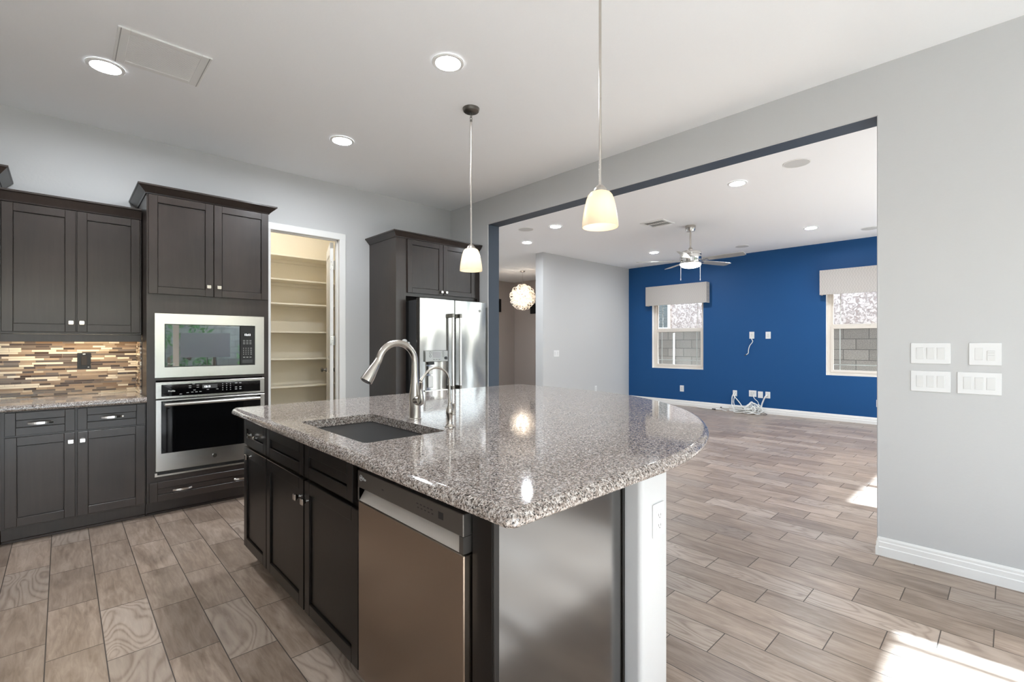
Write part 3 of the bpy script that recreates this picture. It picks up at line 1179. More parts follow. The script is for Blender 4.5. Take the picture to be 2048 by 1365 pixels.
marks('key_legend', M_ink, cp, [(.597 + k * .018, .603 + k * .018 + (.006 if k == 3 else 0), -.0124, -.0120, .218 - r_ * .0165, .223 - r_ * .0165) for r_ in range(4) for k in range(4)])
marks('key_legend', M_ink, cp, [(.597 + k * .024, .612 + k * .024, -.0124, -.0120, .142, .147) for k in range(3)])
B('door_button', M_dkgrey, cp, (.590, .668, -.0135, -.0115, .094, .122, .001))
text_mesh('maker_lettering', 'Profile', .017, M_ink, dr, (fx0 + .020, -.0128, fz0 + .020))

# ---- wall oven
ov = thing('wall_oven', 'built-in stainless wall oven under the microwave', 'oven', (.508, FY, .302))
Wo, Ho_ = .757, .716
# control panel
cp = B('control_panel', M_steelh, ov, (0, Wo, -.022, -.001, .590, Ho_, .003))
gp = B('glass_fascia', M_blackgl, ov, (.036, .722, -.0235, -.0222, .606, .696, .0004))
B('display', M_dkgrey, gp, (.300, .405, -.0240, -.0236, .652, .684))
text_mesh('clock_digits', '12:13', .020, M_lcd, gp, (.311, -.0243, .660))
text_mesh('maker_lettering', 'Profile', .017, M_plate, gp, (.078, -.0241, .640))
marks('key_legend', M_ink, gp, [(.438 + k * .028, .445 + k * .028, -.0239, -.0236, .679 - r_ * .0165, .684 - r_ * .0165) for r_ in range(4) for k in range(3)])
marks('key_legend', M_ink, gp, [(.530 + k * .032, .546 + k * .032, -.0239, -.0236, z - .004, z + .002) for k, z in ((0, .684), (1, .684), (0, .650), (1, .650), (0, .634), (1, .634))])
marks('key_legend', M_ink, gp, [(x_, x_ + .016, -.0239, -.0236, z - .002, z + .0025) for x_, z in ((.210, .678), (.262, .680), (.210, .664), (.262, .664), (.235, .692), (.195, .626), (.225, .628), (.252, .628), (.280, .629), (.150, .618), (.330, .642), (.395, .642), (.240, .643))])
# door
dr = B('door', M_steelh, ov, (0, Wo, -.030, -.001, .040, .581, .003))
B('door_glass', M_blackgl, dr, (.034, .722, -.0325, -.0302, .175, .572, .0006))
mb = MB()
mb.tube([(.052, -.074, .548), (.706, -.074, .548)], .0125, n=16)
for x_ in (.06, .698):
    mb.box(x_ - .010, x_ + .010, -.074, -.0325, .538, .558, b=.003)
mb.build('handle', M_steelh, dr)
mb = MB()
mb.cyl((.383, -.0302, .108), (.383, -.0335, .108), .0165, n=28)
mb.cyl((.383, -.0333, .108), (.383, -.0345, .108), .0135, n=28, m=1)
mb.build('badge', [M_chrome, M_dknick], dr)
# bottom vent trim
B('vent_trim', M_steelh, ov, (-.004, Wo, -.018, -.001, 0, .014, .001), (-.004, .012, -.018, -.001, .014, .030, .001), b=.001)
B('vent_shadow_gap', M_blackpl, ov, (.012, Wo, -.010, -.001, .014, .040))
B('cavity', M_blackpl, ov, (.012, .738, .0, .50, .03, .70))

# ---------------------------------------------------------------- refrigerator surround
fc = thing('refrigerator_cabinet', 'dark cabinet surround with two short doors above the refrigerator', 'cabinet', (2.545, YC, 0))
# local x 0 .. 1.135
mb = MB()
Df = .575
mb.box(0, .022, -.018, Df, 0, 2.436)
mb.box(.022, .118, -.018, .002, 0, 2.436)           # front pilaster
mb.box(.118, 1.05, -.018, 0, 1.822, 1.850)
mb.box(1.100, 1.136, -.018, Df, 0, 2.436)
mb.box(.022, 1.10, .002, Df, 1.83, 2.436)
mb.box(.118, 1.10, -.018, .002, 1.850, 2.436)
mb.build('body', M_wood, fc)
yd = -DT - .018
door(fc, .131, .588, 1.858, 2.432, M_wood, (.560, 1.892), y=yd)
door(fc, .594, 1.050, 1.858, 2.432, M_wood, (.622, 1.892), y=yd)
crown(fc, 0, 1.136, -.020, Df, 2.437, 2.500, .054, M_wood, right=False)
# two white hooks on the refrigerator side
# ---- refrigerator
fr = thing('refrigerator', 'stainless french door refrigerator with a water dispenser', 'refrigerator', (2.705, 4.25, 0))
Wf = .910
B('body', M_dkgrey, fr, (.008, Wf - .008, .075, .74, .04, 1.775, .004))
B('base_grille', M_blackpl, fr, (.02, Wf - .02, .06, .075, .02, .08))
half = .452


def fdoor(name, x0, x1, z0, z1, cut=None):
    mb = MB()
    yb = .068
    if not cut:
        mb.box(x0, x1, 0, yb, z0, z1, b=.006)
    else:
        a, b_, c, d = cut
        mb.box(x0, a, 0, yb, z0, z1, b=.005)
        mb.box(b_, x1, 0, yb, z0, z1, b=.005)
        mb.box(a - .006, b_ + .006, .0003, yb - .0003, z0 + .001, c, b=.001)
        mb.box(a - .006, b_ + .006, .0003, yb - .0003, d, z1 - .001, b=.001)
        mb.box(a - .004, b_ + .004, .055, yb - .001, c, d)
    return mb.build(name, M_fridge, fr)


cut = (.072, .335, .800, 1.118)
dl = fdoor('door', 0, half, .70, 1.795, cut)
drr = fdoor('door', half + .004, Wf, .70, 1.795)
fz = fdoor('freezer_drawer', 0, Wf, .09, .692)


def bar_handle(parent, x, z0, z1):
    mb = MB()
    mb.box(x - .015, x + .015, -.062, -.042, z0 + .03, z1 - .03, b=.006)
    o = mb.build('handle', M_steel, parent)
    for z in (z0, z1 - .045):
        B('handle_bracket', M_dknick, parent, (x - .016, x + .016, -.064, .002, z, z + .045, .004))
    return o


bar_handle(dl, .392, .805, 1.640)
bar_handle(drr, .494, .805, 1.640)
mb = MB()
mb.box(.10, .81, -.062, -.042, .60, .63, b=.006)
for x_ in (.10, .77):
    mb.box(x_, x_ + .04, -.05, .002, .60, .63, b=.003)
mb.build('handle', M_steel, fz)
# dispenser
pn = B('dispenser_control', steel('dispenser_fascia_steel', lin(140, 139, 136), 0.3), fr, (.056, .346, -.022, .004, 1.118, 1.238, .004))
B('screen', M_grylcd, pn, (.150, .250, -.0232, -.0222, 1.160, 1.224, .0004))
for x_ in (.118, .282):
    for z in (1.214, 1.180):
        mb = MB()
        mb.tube([(x_ + .011 * cos(t), -.0226, z + .013 * sin(t)) for t in [2 * pi * i / 20 for i in range(20)]], .0014, n=6, closed=True)
        mb.build('button', M_inkdk, pn)
marks('button', M_inkdk, pn, [(.155 + k * .034, .175 + k * .034, -.0226, -.0221, 1.138, 1.143) for k in range(3)])
mb = MB()
mb.cyl((.318, -.022, 1.155), (.318, -.030, 1.155), .017, n=22)
mb.build('dispenser_knob', M_blackpl, pn)
rc = MB()
a, b_, c, d = cut
N = 14
secs = []
for z in (c + .004, d):
    secs.append([(a + (b_ - a) * i / N, .006 + .046 * sqrt(max(0, 1 - (2 * i / N - 1) ** 2)), z) for i in range(N + 1)])
vs = secs[0] + secs[1]
rc.add(vs, [(i, i + 1, N + 2 + i, N + 1 + i) for i in range(N)], 0, True)
rc.build('dispenser_recess', M_steel, dl)
mb = MB()
mb.box(.125, .175, .012, .030, .985, 1.07, b=.004)
mb.box(.118, .182, .010, .026, .840, .965, b=.006)
mb.box(.110, .190, .004, .030, 1.085, 1.117, b=.003, m=1)
mb.build('dispenser_paddle', [M_plate2, M_blackpl], dl)
B('drip_tray', M_steel, dl, (.058, .345, -.020, .050, .800, .818, .003))
mb = MB()
mb.cyl((.815, .001, 1.690), (.815, -.003, 1.690), .0155, n=24)
mb.cyl((.815, -.0028, 1.690), (.815, -.0042, 1.690), .0105, n=24, m=1)
mb.cyl((.815, -.004, 1.690), (.815, -.005, 1.690), .006, n=20)
mb.build('badge', [M_dknick, M_plate], drr)
mb = MB()
mb.lathe([(0, .007), (.024, .007), (.030, .004), (.032, 0), (0, 0)], n=28, mx=Matrix.Translation((2.648, YC - .0183, 1.340)) @ Matrix.Rotation(pi / 2, 4, 'X') @ Matrix.Diagonal((1, .58, 1, 1)))
tag(mb.build('oval_disc', M_white), 'upper white oval disc, stuck on the front edge of the dark refrigerator surround', 'latch pad', 'white oval discs beside the refrigerator')
mb = MB()
mb.lathe([(0, .007), (.038, .007), (.046, .004), (.048, 0), (0, 0)], n=28, mx=Matrix.Translation((2.7128, 4.500, 1.315)) @ Matrix.Rotation(-pi / 2, 4, 'Y') @ Matrix.Diagonal((.38, 1, 1, 1)))
tag(mb.build('oval_disc', M_white), 'lower white oval disc, stuck on the dark side of the refrigerator', 'latch pad', 'white oval discs beside the refrigerator')

# ---------------------------------------------------------------- island
IX = .805                        # face frame plane, doors proud of it
RZ = radians(-90)                # local x runs toward the camera (-Y), local y into the island (+X)


def isl(name, label, cat, ystart, grp=None):
    return thing(name, label, cat, (IX, ystart, 0), RZ, grp)


def island_carcass(r, w, d=.555):
    mb = MB()
    mb.box(0, .016, 0, d, .105, .866)
    mb.box(w - .016, w, 0, d, .105, .866)
    mb.box(.016, w - .016, 0, d, .105, .125)
    mb.box(.016, w - .016, d - .012, d, .125, .866)
    mb.box(0, w, -.001, .018, .105, .125)
    mb.box(0, .034, -.001, .018, .105, .868)
    mb.box(w - .034, w, -.001, .018, .105, .868)
    mb.box(.034, w - .034, -.001, .018, .846, .868)
    mb.box(.034, w - .034, -.001, .018, .680, .735)
    mb.build('body', M_wood_shade, r)
    B('toe_kick', M_wood_shade, r, (0, w, .062, .076, 0, .1045))


ic = isl('island_cabinet', 'narrow dark island cabinet with one drawer, farthest from the camera', 'cabinet', 3.155, 'island base cabinets')
island_carcass(ic, .434)
drawer(ic, .010, .430, .716, .862, M_wood_shade, [.220])
door(ic, .010, .430, .112, .699, M_wood_shade, (.145, .662))
sc_ = isl('sink_cabinet', 'dark island sink cabinet with two doors and paired knobs', 'cabinet', 2.720, 'island base cabinets')
island_carcass(sc_, 1.080)
drawer(sc_, .004, .532, .716, .862, M_wood_shade, [], name='false_drawer_front')
drawer(sc_, .546, 1.030, .716, .862, M_wood_shade, [], name='false_drawer_front')
door(sc_, .004, .532, .112, .699, M_wood_shade, (.432 + .062, .618))
door(sc_, .546, 1.074, .112, .699, M_wood_shade, (.584, .618))

dw = isl('dishwasher', 'stainless dishwasher in the island beside the end panel', 'dishwasher', 1.636)
Wd = .628
B('tub', M_dkgrey, dw, (.006, Wd - .006, .012, .54, .10, .850))
B('toe_panel', M_blackpl, dw, (.004, Wd - .004, .05, .062, .0, .098))
B('door', M_dish, dw, (.002, Wd - .002, -.024, .011, .105, .740, .003))
# pocket-handle console
mb = MB()
mb.box(.002, Wd - .002, -.026, .011, .790, .852, b=.002)
mb.box(.002, .012, -.026, .011, .744, .790)
mb.box(Wd - .020, Wd - .002, -.026, .011, .744, .790)
mb.box(.012, Wd - .020, .004, .011, .744, .790)
cs = mb.build('console', M_dwpanel, dw)
mb = MB()
mb.add([(.012, .004, .789), (Wd - .020, .004, .789), (Wd - .020, -.025, .7445), (.012, -.025, .7445)], [(0, 1, 2, 3)])
mb.add([(.012, .004, .789), (.012, -.025, .7445), (.012, -.026, .789)], [(0, 1, 2)], 0)
mb.add([(.012, .004, .789), (.012, .004, .7435), (.012, -.025, .7435), (.012, -.025, .7445)], [(0, 1, 2, 3)], 0)
mb.build('pocket_handle', Mat('pale_brushed_pocket', lin(214, 206, 198), 0.42, metal=0.7).m, cs)
marks('key_legend', M_inkdk, cs, [(.395 + i * .019, .405 + i * .019, -.0264, -.0260, .826, .829) for i in range(5)] + [(.400 + i * .019, .408 + i * .019, -.0264, -.0260, .815, .818) for i in range(5)] + [(.180, .192, -.0264, -.0260, .818, .822)])
B('status_window', M_inkdk, cs, (.510, .534, -.0265, -.0260, .812, .832))
mb = MB()
mb.tube([(.028 + .010 * cos(t), -.0266, .828 + .010 * sin(t)) for t in [2 * pi * i / 24 for i in range(24)]], .0011, n=6, closed=True)
mb.tube([(.021, -.0266, .825), (.025, -.0266, .832), (.028, -.0266, .825), (.031, -.0266, .832), (.035, -.0266, .826)], .0009, n=6)
mb.build('badge', M_ink, cs)
text_mesh('maker_lettering', 'Pro', .016, M_ink, cs, (.042, -.0266, .822))

# end panel with scribe
ep = thing('island_end_panel', 'satin dark end panel closing the near end of the island', 'panel', (IX, 1.005, 0))
# local axes world-aligned; the panel face looks toward -Y
B('filler', M_wood_shade, ep, (0, .02, -.083, -.001, 0.0, .870, .001))
B('panel', M_panel, ep, (.0215, .602, -.083, -.064, 0.0, .870, .001))
B('scribe_moulding', M_wood_shade, ep, (0, .020, -.090, -.0835, 0, .870, .002))
B('scribe_moulding', M_wood_shade, ep, (.590, .602, -.090, -.0835, 0, .870, .002))

# pony wall carrying the bar overhang
mb = MB()
rr = .02
x0, x1, y0, y1 = 1.418, 1.597, .857, 3.16


def rounded(x0, x1, y0, y1, r, n=6):
    pts = []
    for (cx_, cy_, a0) in ((x1 - r, y1 - r, 0), (x0 + r, y1 - r, pi / 2), (x0 + r, y0 + r, pi), (x1 - r, y0 + r, 3 * pi / 2)):
        for i in range(n + 1):
            a = a0 + pi / 2 * i / n
            pts.append((cx_ + r * cos(a), cy_ + r * sin(a)))
    return pts


po = rounded(x0, x1, y0, y1, rr)
mb.loft([[(x, y, 0) for x, y in po], [(x, y, .870) for x, y in po]], sm=True)
struct(mb.build('wall_island', M_pony, ang=50), 'white textured pony wall with rounded corners under the granite bar', 'wall')
mb = MB()
prof = [(0, 0), (.016, 0), (.016, .052), (.0125, .056), (.0125, .083), (.009, .088), (.009, .101), (.004, .112), (0, .112)]
mb.prism([(1.597 + t, z) for t, z in prof], 1, .88, 3.15)
struct(mb.build('baseboard_island', M_trim), 'white baseboard on the bar side of the pony wall', 'baseboard')

# granite island top: straight on the sink side, one great round corner on the bar side
cxr, cyr, rx, ry = 1.40, 2.62, 1.88, 1.82
out = [(1.40 + .02, .800)]
outline = []


def arc(cx_, cy_, rx_, ry_, a0, a1, n):
    return [(cx_ + rx_ * cos(a0 + (a1 - a0) * i / n), cy_ + ry_ * sin(a0 + (a1 - a0) * i / n)) for i in range(n + 1)]


outline += arc(.755 + .03, .80 + .03, .03, .03, pi, 1.5 * pi, 6)
outline += arc(cxr, cyr, rx, ry, 1.5 * pi, 2 * pi, 40)
outline += arc(3.28 - .06, 3.36 - .06, .06, .06, 0, .5 * pi, 6)
outline += arc(.755 + .03, 3.325 - .03, .03, .03, .5 * pi, pi, 6)
# subdivide long edges for even shading
PTS = [Vector((x, y)) for x, y in outline]


def inset(pts, d):
    n = len(pts)
    res = []
    for i, p in enumerate(pts):
        a, c = pts[i - 1], pts[(i + 1) % n]
        e1, e2 = (p - a), (c - p)
        e1 = e1.normalized() if e1.length > 1e-7 else e2.normalized()
        e2 = e2.normalized() if e2.length > 1e-7 else e1
        n1, n2 = Vector((-e1.y, e1.x)), Vector((-e2.y, e2.x))
        m = n1 + n2
        m.normalize()
        k = d / max(.4, m.dot(n1))
        res.append(p + m * k)
    return res


CP = [(.014, .8725), (.005, .8745), (.001, .879), (0, .885), (.001, .893), (.005, .901), (.011, .907), (.017, .9105), (.020, .9135), (.024, .914)]
bm = bmesh.new()
rings = []
for d, z in CP:
    rings.append([bm.verts.new((p.x, p.y, z)) for p in inset(PTS, d)])
n = len(PTS)
for A, Bq in zip(rings, rings[1:]):
    for i in range(n):
        f = bm.faces.new((A[i], A[(i + 1) % n], Bq[(i + 1) % n], Bq[i]))
        f.smooth = True
SX0, SX1, SY0, SY1 = .872, 1.266, 1.768, 2.488
hole = rounded(SX0, SX1, SY0, SY1, .022, 5)
for ring, z in ((rings[-1], .914), (rings[0], .8725)):
    hv = [bm.verts.new((x, y, z)) for x, y in hole]
    eo = []
    for i in range(n):
        a, b_ = ring[i], ring[(i + 1) % n]
        eo.append(bm.edges.get((a, b_)) or bm.edges.new((a, b_)))
    eh = [bm.edges.new((hv[i], hv[(i + 1) % len(hv)])) for i in range(len(hv))]
    bmesh.ops.triangle_fill(bm, use_beauty=True, edges=eo + eh)
    if z > .9:
        top_h = hv
    else:
        bot_h = hv
for i in range(len(top_h)):
    j = (i + 1) % len(top_h)
    bm.faces.new((top_h[i], bot_h[i], bot_h[j], top_h[j]))
bmesh.ops.recalc_face_normals(bm, faces=bm.faces[:])
for e in bm.edges:
    if len(e.link_faces) == 2 and e.calc_face_angle(0) > radians(40):
        e.smooth = False
me = bpy.data.meshes.new('countertop')
bm.to_mesh(me)
bm.free()
me.materials.append(M_granite)
top = bpy.data.objects.new('countertop', me)
COL.objects.link(top)
tag(top, 'large speckled granite island top with a sweeping round bar corner', 'countertop', 'granite countertops')

# undermount sink
sk = thing('kitchen_sink', 'dark single-bowl undermount sink in the island granite', 'sink', (1.069, 2.128, .640))
mb = MB()
sx, sy = (SX1 - SX0) / 2 + .004, (SY1 - SY0) / 2 + .004


def rs(dx, dy, r, z):
    return [(x, y, z) for x, y in rounded(-dx, dx, -dy, dy, r, 6)]


mb.loft([rs(sx + .018, sy + .018, .03, .2315), rs(sx, sy, .03, .2315), rs(sx - .004, sy - .004, .035, .20), rs(sx - .012, sy - .012, .04, .03), rs(sx - .035, sy - .035, .045, .006), rs(sx - .08, sy - .08, .05, 0.0), rs(.05, .05, .045, -.004)], sm=True)
mb.build('bowl', M_sink, sk, ang=60)
mb = MB()
mb.lathe([(0, .001), (.030, .001), (.038, .003), (.044, .002), (.044, -.002)], n=28)
mb.build('drain', M_nickel, sk)

# main faucet: base at (1.352, 2.168); spout arches over the bowl toward -X
fa = thing('kitchen_faucet', 'brushed nickel gooseneck pull-down faucet behind the sink', 'faucet', (1.352, 2.168, .914))
mb = MB()
mb.lathe([(0, 0), (.034, 0), (.034, .004), (.0305, .007), (.0295, .060), (.031, .085), (.0305, .11), (.027, .15), (.0215, .19), (.0185, .23), (.0175, .27)], n=32)
pts, rad = [(0, 0, .262), (0, 0, .285)], [.0175, .0172]
R = .105
for i in range(0, 17):
    a = pi * i / 16 * .93
    pts.append((-R + R * cos(a), 0, .295 + R * sin(a)))
    rad.append(.0170)
last = Vector(pts[-1])
pv = (Vector(pts[-1]) - Vector(pts[-2])).normalized()
mb.tube(pts, rad, n=20)
mb.build('body', M_nickel, fa)
mb = MB()
p0 = last
ln = [0, .010, .030, .034, .060, .095, .125]
rs_ = [.0174, .0180, .0190, .0205, .0240, .0290, .0310]
dv = (pv + Vector((-.32, 0, 0))).normalized()
mb.tube([p0 + dv * q for q in ln], rs_, n=24)
hd = mb.build('spray_head', M_nickel, fa)
mb = MB()
q0 = p0 + dv * .1252
mb.tube([q0, q0 + dv * .004], [.026, .024], n=24)
mb.build('nozzle', M_dkgrey, hd)
mb = MB()
mb.tube([(0, -.006, .098), (.0, -.034, .100), (0, -.052, .101)], [.026, .027, .022], n=20)
mb.tube([(0, -.050, .083), (.0, -.058, .088), (0, -.063, .105), (-.002, -.063, .130), (-.004, -.060, .155), (-.006, -.066, .182), (-.008, -.071, .198), (-.008, -.072, .204)],
        [.011, .0135, .0135, .0115, .0105, .0115, .0100, .005], n=14)
mb.build('lever_handle', M_nickel, fa)

# filtered-water tap
ft = thing('filter_faucet', 'small nickel filtered-water tap right of the main faucet', 'faucet', (1.337, 1.838, .914))
mb = MB()
mb.lathe([(0, 0), (.0235, 0), (.0235, .003), (.019, .007), (.0135, .014), (.0115, .028), (.0125, .045), (.0165, .062), (.0180, .075), (.0150, .092), (.0095, .103), (.0085, .112), (.0090, .118), (.0065, .122)], n=26)
pts, rad = [(0, 0, .118), (0, 0, .20)], [.0062, .0056]
R = .078
for i in range(1, 19):
    a = pi * i / 18 * .80
    pts.append((-R + R * cos(a), 0, .207 + R * sin(a)))
    rad.append(.0054)
e = (Vector(pts[-1]) - Vector(pts[-2])).normalized()
pts.append(tuple(Vector(pts[-1]) + e * .02))
rad.append(.0056)
mb.tube(pts, rad, n=12)
b0 = Vector(pts[-1])
mb.tube([b0, b0 + e * .012], [.0075, .0075], n=14)
mb.build('body', M_nickel, ft)
mb = MB()
mb.tube([(0, -.010, .068), (0, -.026, .068), (0, -.032, .068)], [.0085, .0080, .0095], n=14)
mb.tube([(0, -.030, .066), (0, -.031, .085), (0, -.032, .102), (0, -.032, .112), (0, -.032, .116)], [.006, .0045, .0060, .0075, .003], n=12)
mb.build('lever_handle', M_nickel, ft)

# ---------------------------------------------------------------- electrical plates


def outlet(label, loc, normal, group=None, w=.072, h=.116, kind='duplex', cat='outlet', name='wall_outlet'):
    """plate in local XZ facing -Y, turned to the wall normal"""
    rz = {'-Y': 0, '-X': radians(-90)}[normal]
    r = thing(name, label, cat, loc, rz, group)
    B('plate', M_plate, r, (-w / 2, w / 2, -.006, 0, -h / 2, h / 2, .002))
    return r


def receptacle(r, x=0.0):
    p = B('receptacle', M_plate2, r, (x - .017, x + .017, -.0085, -.0055, -.034, .034, .001))
    mb = MB()
    for z in (.018, -.018):
        mb.box(x - .008, x - .006, -.0089, -.0084, z - .004, z + .005)
        mb.box(x + .006, x + .008, -.0089, -.0084, z - .004, z + .004)
        mb.cyl((x, -.0084, z - .009), (x, -.0089, z - .009), .0024, n=8)
    mb.build('slots', M_hole, p)
    return p


def rocker(r, x):
    mb = MB()
    mb.box(x - .0170, x + .0170, -.0072, -.0055, -.034, .034, b=.001)
    secs = []
    for (z, y) in ((-.031, -.0078), (0, -.0092), (.031, -.0105)):
        secs.append([(x - .0145, -.0065, z), (x + .0145, -.0065, z), (x + .0145, y, z), (x - .0145, y, z)])
    mb.loft(secs)
    return mb.build('rocker', M_plate2, r)


def gang(label, loc, normal, xs, w, h=.122, grp='switch plates on the wall right of the opening'):
    r = outlet(label, loc, normal, grp, w=w, h=h, cat='light switch', name='switch_plate')
    for x in xs:
        rocker(r, x)
    return r


gp3 = (-.046, 0, .046)
gang('upper left three-rocker white switch plate right of the opening', (XO, .324, 1.254), '-X', gp3, .176)
gang('lower left three-rocker white switch plate right of the opening', (XO, .324, 1.090), '-X', gp3, .176)
gang('lower right three-rocker white switch plate, nearest the frame edge', (XO, .121, 1.090), '-X', gp3, .176)
r = outlet('two-gang white plate with a dimmer, upper right beside three-rocker plates', (XO, .0975, 1.2535), '-X', 'switch plates on the wall right of the opening', w=.128, h=.124, cat='light switch', name='switch_plate')
B('blank_insert', M_plate2, r, (-.040, -.008, -.0078, -.0055, -.034, .034, .001))
d_ = B('dimmer', M_plate2, r, (.008, .040, -.0095, -.0055, -.036, .018, .001))
B('dimmer_slots', M_ink, d_, (.011, .037, -.0098, -.0094, .006, .007), (.011, .037, -.0098, -.0094, -.008, -.007), (.010, .038, -.0098, -.0094, .017, .018))

r = outlet('white outlet on the end of the island pony wall', (1.521, .857, .692), '-Y', 'power outlets')
receptacle(r)
r = gang('white switch plate on the pale grey great room wall', (6.991, YG, 1.118), '-Y', (-.04, .04), .16, .125, 'great room switches')
r = outlet('white outlet low on the pale grey great room wall', (8.263, YG, .352), '-Y', 'power outlets')
receptacle(r)


def blue_plate(label, y, z, w=.085, h=.125, n=1, rec=True):
    r = outlet(label, (XB, y, z), '-X', 'wall plates on the blue wall', w=w, h=h)
    if rec:
        for k in range(n):
            receptacle(r, (k - (n - 1) / 2) * .046)
    return r


blue_plate('white plate high on the blue wall with a cable hanging from it', 3.400, 1.471, .088, .132)
blue_plate('white plate high on the blue wall, right of the hanging cable', 3.112, 1.467, .088, .130)
blue_plate('white outlet on the blue wall beneath the left window', 4.806, .359, .088, .130)
blue_plate('white plate directly above the tangled white cables', 3.713, .340, .080, .115)
blue_plate('double-width white plate low on the blue wall', 3.385, .359, .135, .120, 2)
blue_plate('blank white plate between the double plate and the end plate', 3.247, .347, .088, .122, rec=False)
blue_plate('white plate with a thick white cable, right of the blank plate', 3.118, .351, .084, .122)
blue_plate('white outlet on the blue wall beneath the right window', 1.455, .345, .080, .118)

# ---------------------------------------------------------------- windows


def window(idx, hole, label):
    ya, yb, z0, z1 = hole
    r = thing(f'window_{idx}', label, 'window', (XB + .085, (ya + yb) / 2, z0))
    r['kind'] = 'structure'
    w, h = (yb - ya) / 2 - .002, z1 - z0 - .002
    t = .05
    mb = MB()
    for (a, b_, c, d) in ((-w, -w + t, .0, h), (w - t, w, 0, h), (-w + t, w - t, 0, t), (-w + t, w - t, h - t, h)):
        mb.box(0, .07, a, b_, c + .001, d)
    mb.build('frame', M_vinyl, r)
    zm = 1.595 - z0
    sd = MB()
    iw = w - t
    for (a, b_, c, d) in ((-iw, -iw + .038, t, zm + .02), (iw - .038, iw, t, zm + .02), (-iw + .038, iw - .038, t, t + .04), (-iw + .038, iw - .038, zm - .03, zm + .02)):
        sd.box(-.012, .030, a, b_, c, d, b=.002)
    ls = sd.build('sash', M_vinyl, r)
    B('pane', M_glass, ls, (.008, .012, -iw + .037, iw - .037, t + .039, zm - .029))
    gm = MB()
    for y in (-iw + .13, iw - .13):
        gm.box(.0125, .0165, y - .006, y + .006, t + .04, zm - .03)
    gm.box(.0125, .0165, -iw + .038, iw - .038, t + .125, t + .137)
    gm.build('glazing_bar', M_plate, ls)
    us = MB()
    for (a, b_, c, d) in ((-iw, -iw + .030, zm + .021, h - t), (iw - .030, iw, zm + .021, h - t), (-iw + .03, iw - .03, h - t - .03, h - t), (-iw + .03, iw - .03, zm + .021, zm + .05)):
        us.box(.034, .062, a, b_, c, d, b=.002)
    up = us.build('sash', M_vinyl, r)
    B('pane', M_glass, up, (.046, .050, -iw + .029, iw - .029, zm + .049, h - t - .029))
    gm = MB()
    for y in (-iw + .13, iw - .13):
        gm.box(.0505, .0545, y - .004, y + .004, zm + .05, h - t - .03)
    gm.build('glazing_bar', M_vinyl, up)
    lk = MB()
    lk.box(-.024, -.008, -.03, .03, zm + .021, zm + .034, b=.003)
    lk.build('latch', M_vinyl, r)
    return r


window(1, W1, 'single-hung window on the left of the blue wall')
window(2, W2, 'single-hung window on the right of the blue wall')


def valance(label, y0, y1, z0=2.142, z1=2.562):
    r = thing('window_valance', label, 'valance', (XB, (y0 + y1) / 2, z0), 0, 'valances over the blue wall windows')
    w, h = (y1 - y0) / 2, z1 - z0
    B('face', M_val, r, (-.140, -.122, -w, w, 0, h, .003))
    B('side_panel', M_val, r, (-.1218, -.001, -w, -w + .018, 0, h, .002))
    B('side_panel', M_val, r, (-.1218, -.001, w - .018, w, 0, h, .002))
    B('top_board', M_val, r, (-.1218, -.001, -w + .0185, w - .0185, h - .02, h))


valance('grey patterned box valance over the left window', 4.215, 5.590)
valance('grey patterned box valance over the right window', .94, 2.255)


def slider(idx, hole, nleaf, label):
    xa, xb, z0, z1 = hole
    r = thing(f'door_{idx}', label, 'door', ((xa + xb) / 2, YF - .09, z0))
    r['kind'] = 'structure'
    w, h = (xb - xa) / 2 - .002, z1 - .002
    mb = MB()
    for (a, b_, c, d) in ((-w, -w + .05, 0.003, h), (w - .05, w, 0.003, h), (-w + .05, w - .05, h - .05, h), (-w + .05, w - .05, 0.003, .04)):
        mb.box(a, b_, -.04, .04, c, d)
    mb.build('frame', M_vinyl, r)
    iw = w - .05
    lw = 2 * iw / nleaf
    for k in range(nleaf):
        a = -iw + k * lw
        b_ = a + lw
        y = -.012 if k % 2 else .012
        mb = MB()
        for (p, q, c, d) in ((a, a + .05, .041, h - .051), (b_ - .05, b_, .041, h - .051), (a + .05, b_ - .05, .041, .12), (a + .05, b_ - .05, h - .11, h - .051)):
            mb.box(p, q, y - .011, y + .011, c, d)
        s_ = mb.build('leaf', M_vinyl, r)
        B('pane', M_glass, s_, (a + .049, b_ - .049, y - .003, y + .003, .119, h - .109))
        if k == nleaf - 1 and nleaf == 4:
            B('glazing_bar', M_vinyl, s_, (b_ - .168, b_ - .130, y + .0035, y + .011, .121, h - .111))
    return r


slider(2, KD, 4, 'glazed patio door behind the camera')
slider(3, GD, 6, 'wide glazed patio door of the great room')

# ---------------------------------------------------------------- ceiling fittings


def can_light(label, x, y, r=.098, grp='recessed downlights'):
    o = thing('recessed_light', label, 'ceiling light', (x, y, H), 0, grp)
    mb = MB()
    mb.lathe([(r, -.0005), (r, -.006), (r - .004, -.009), (r - .021, -.009), (r - .025, -.0015)], n=40)
    mb.build('trim_ring', M_white, o)
    mb = MB()
    mb.lathe([(r - .0255, -.0018), (0, -.0019)], n=36)
    mb.build('lens', M_can, o)
    return o


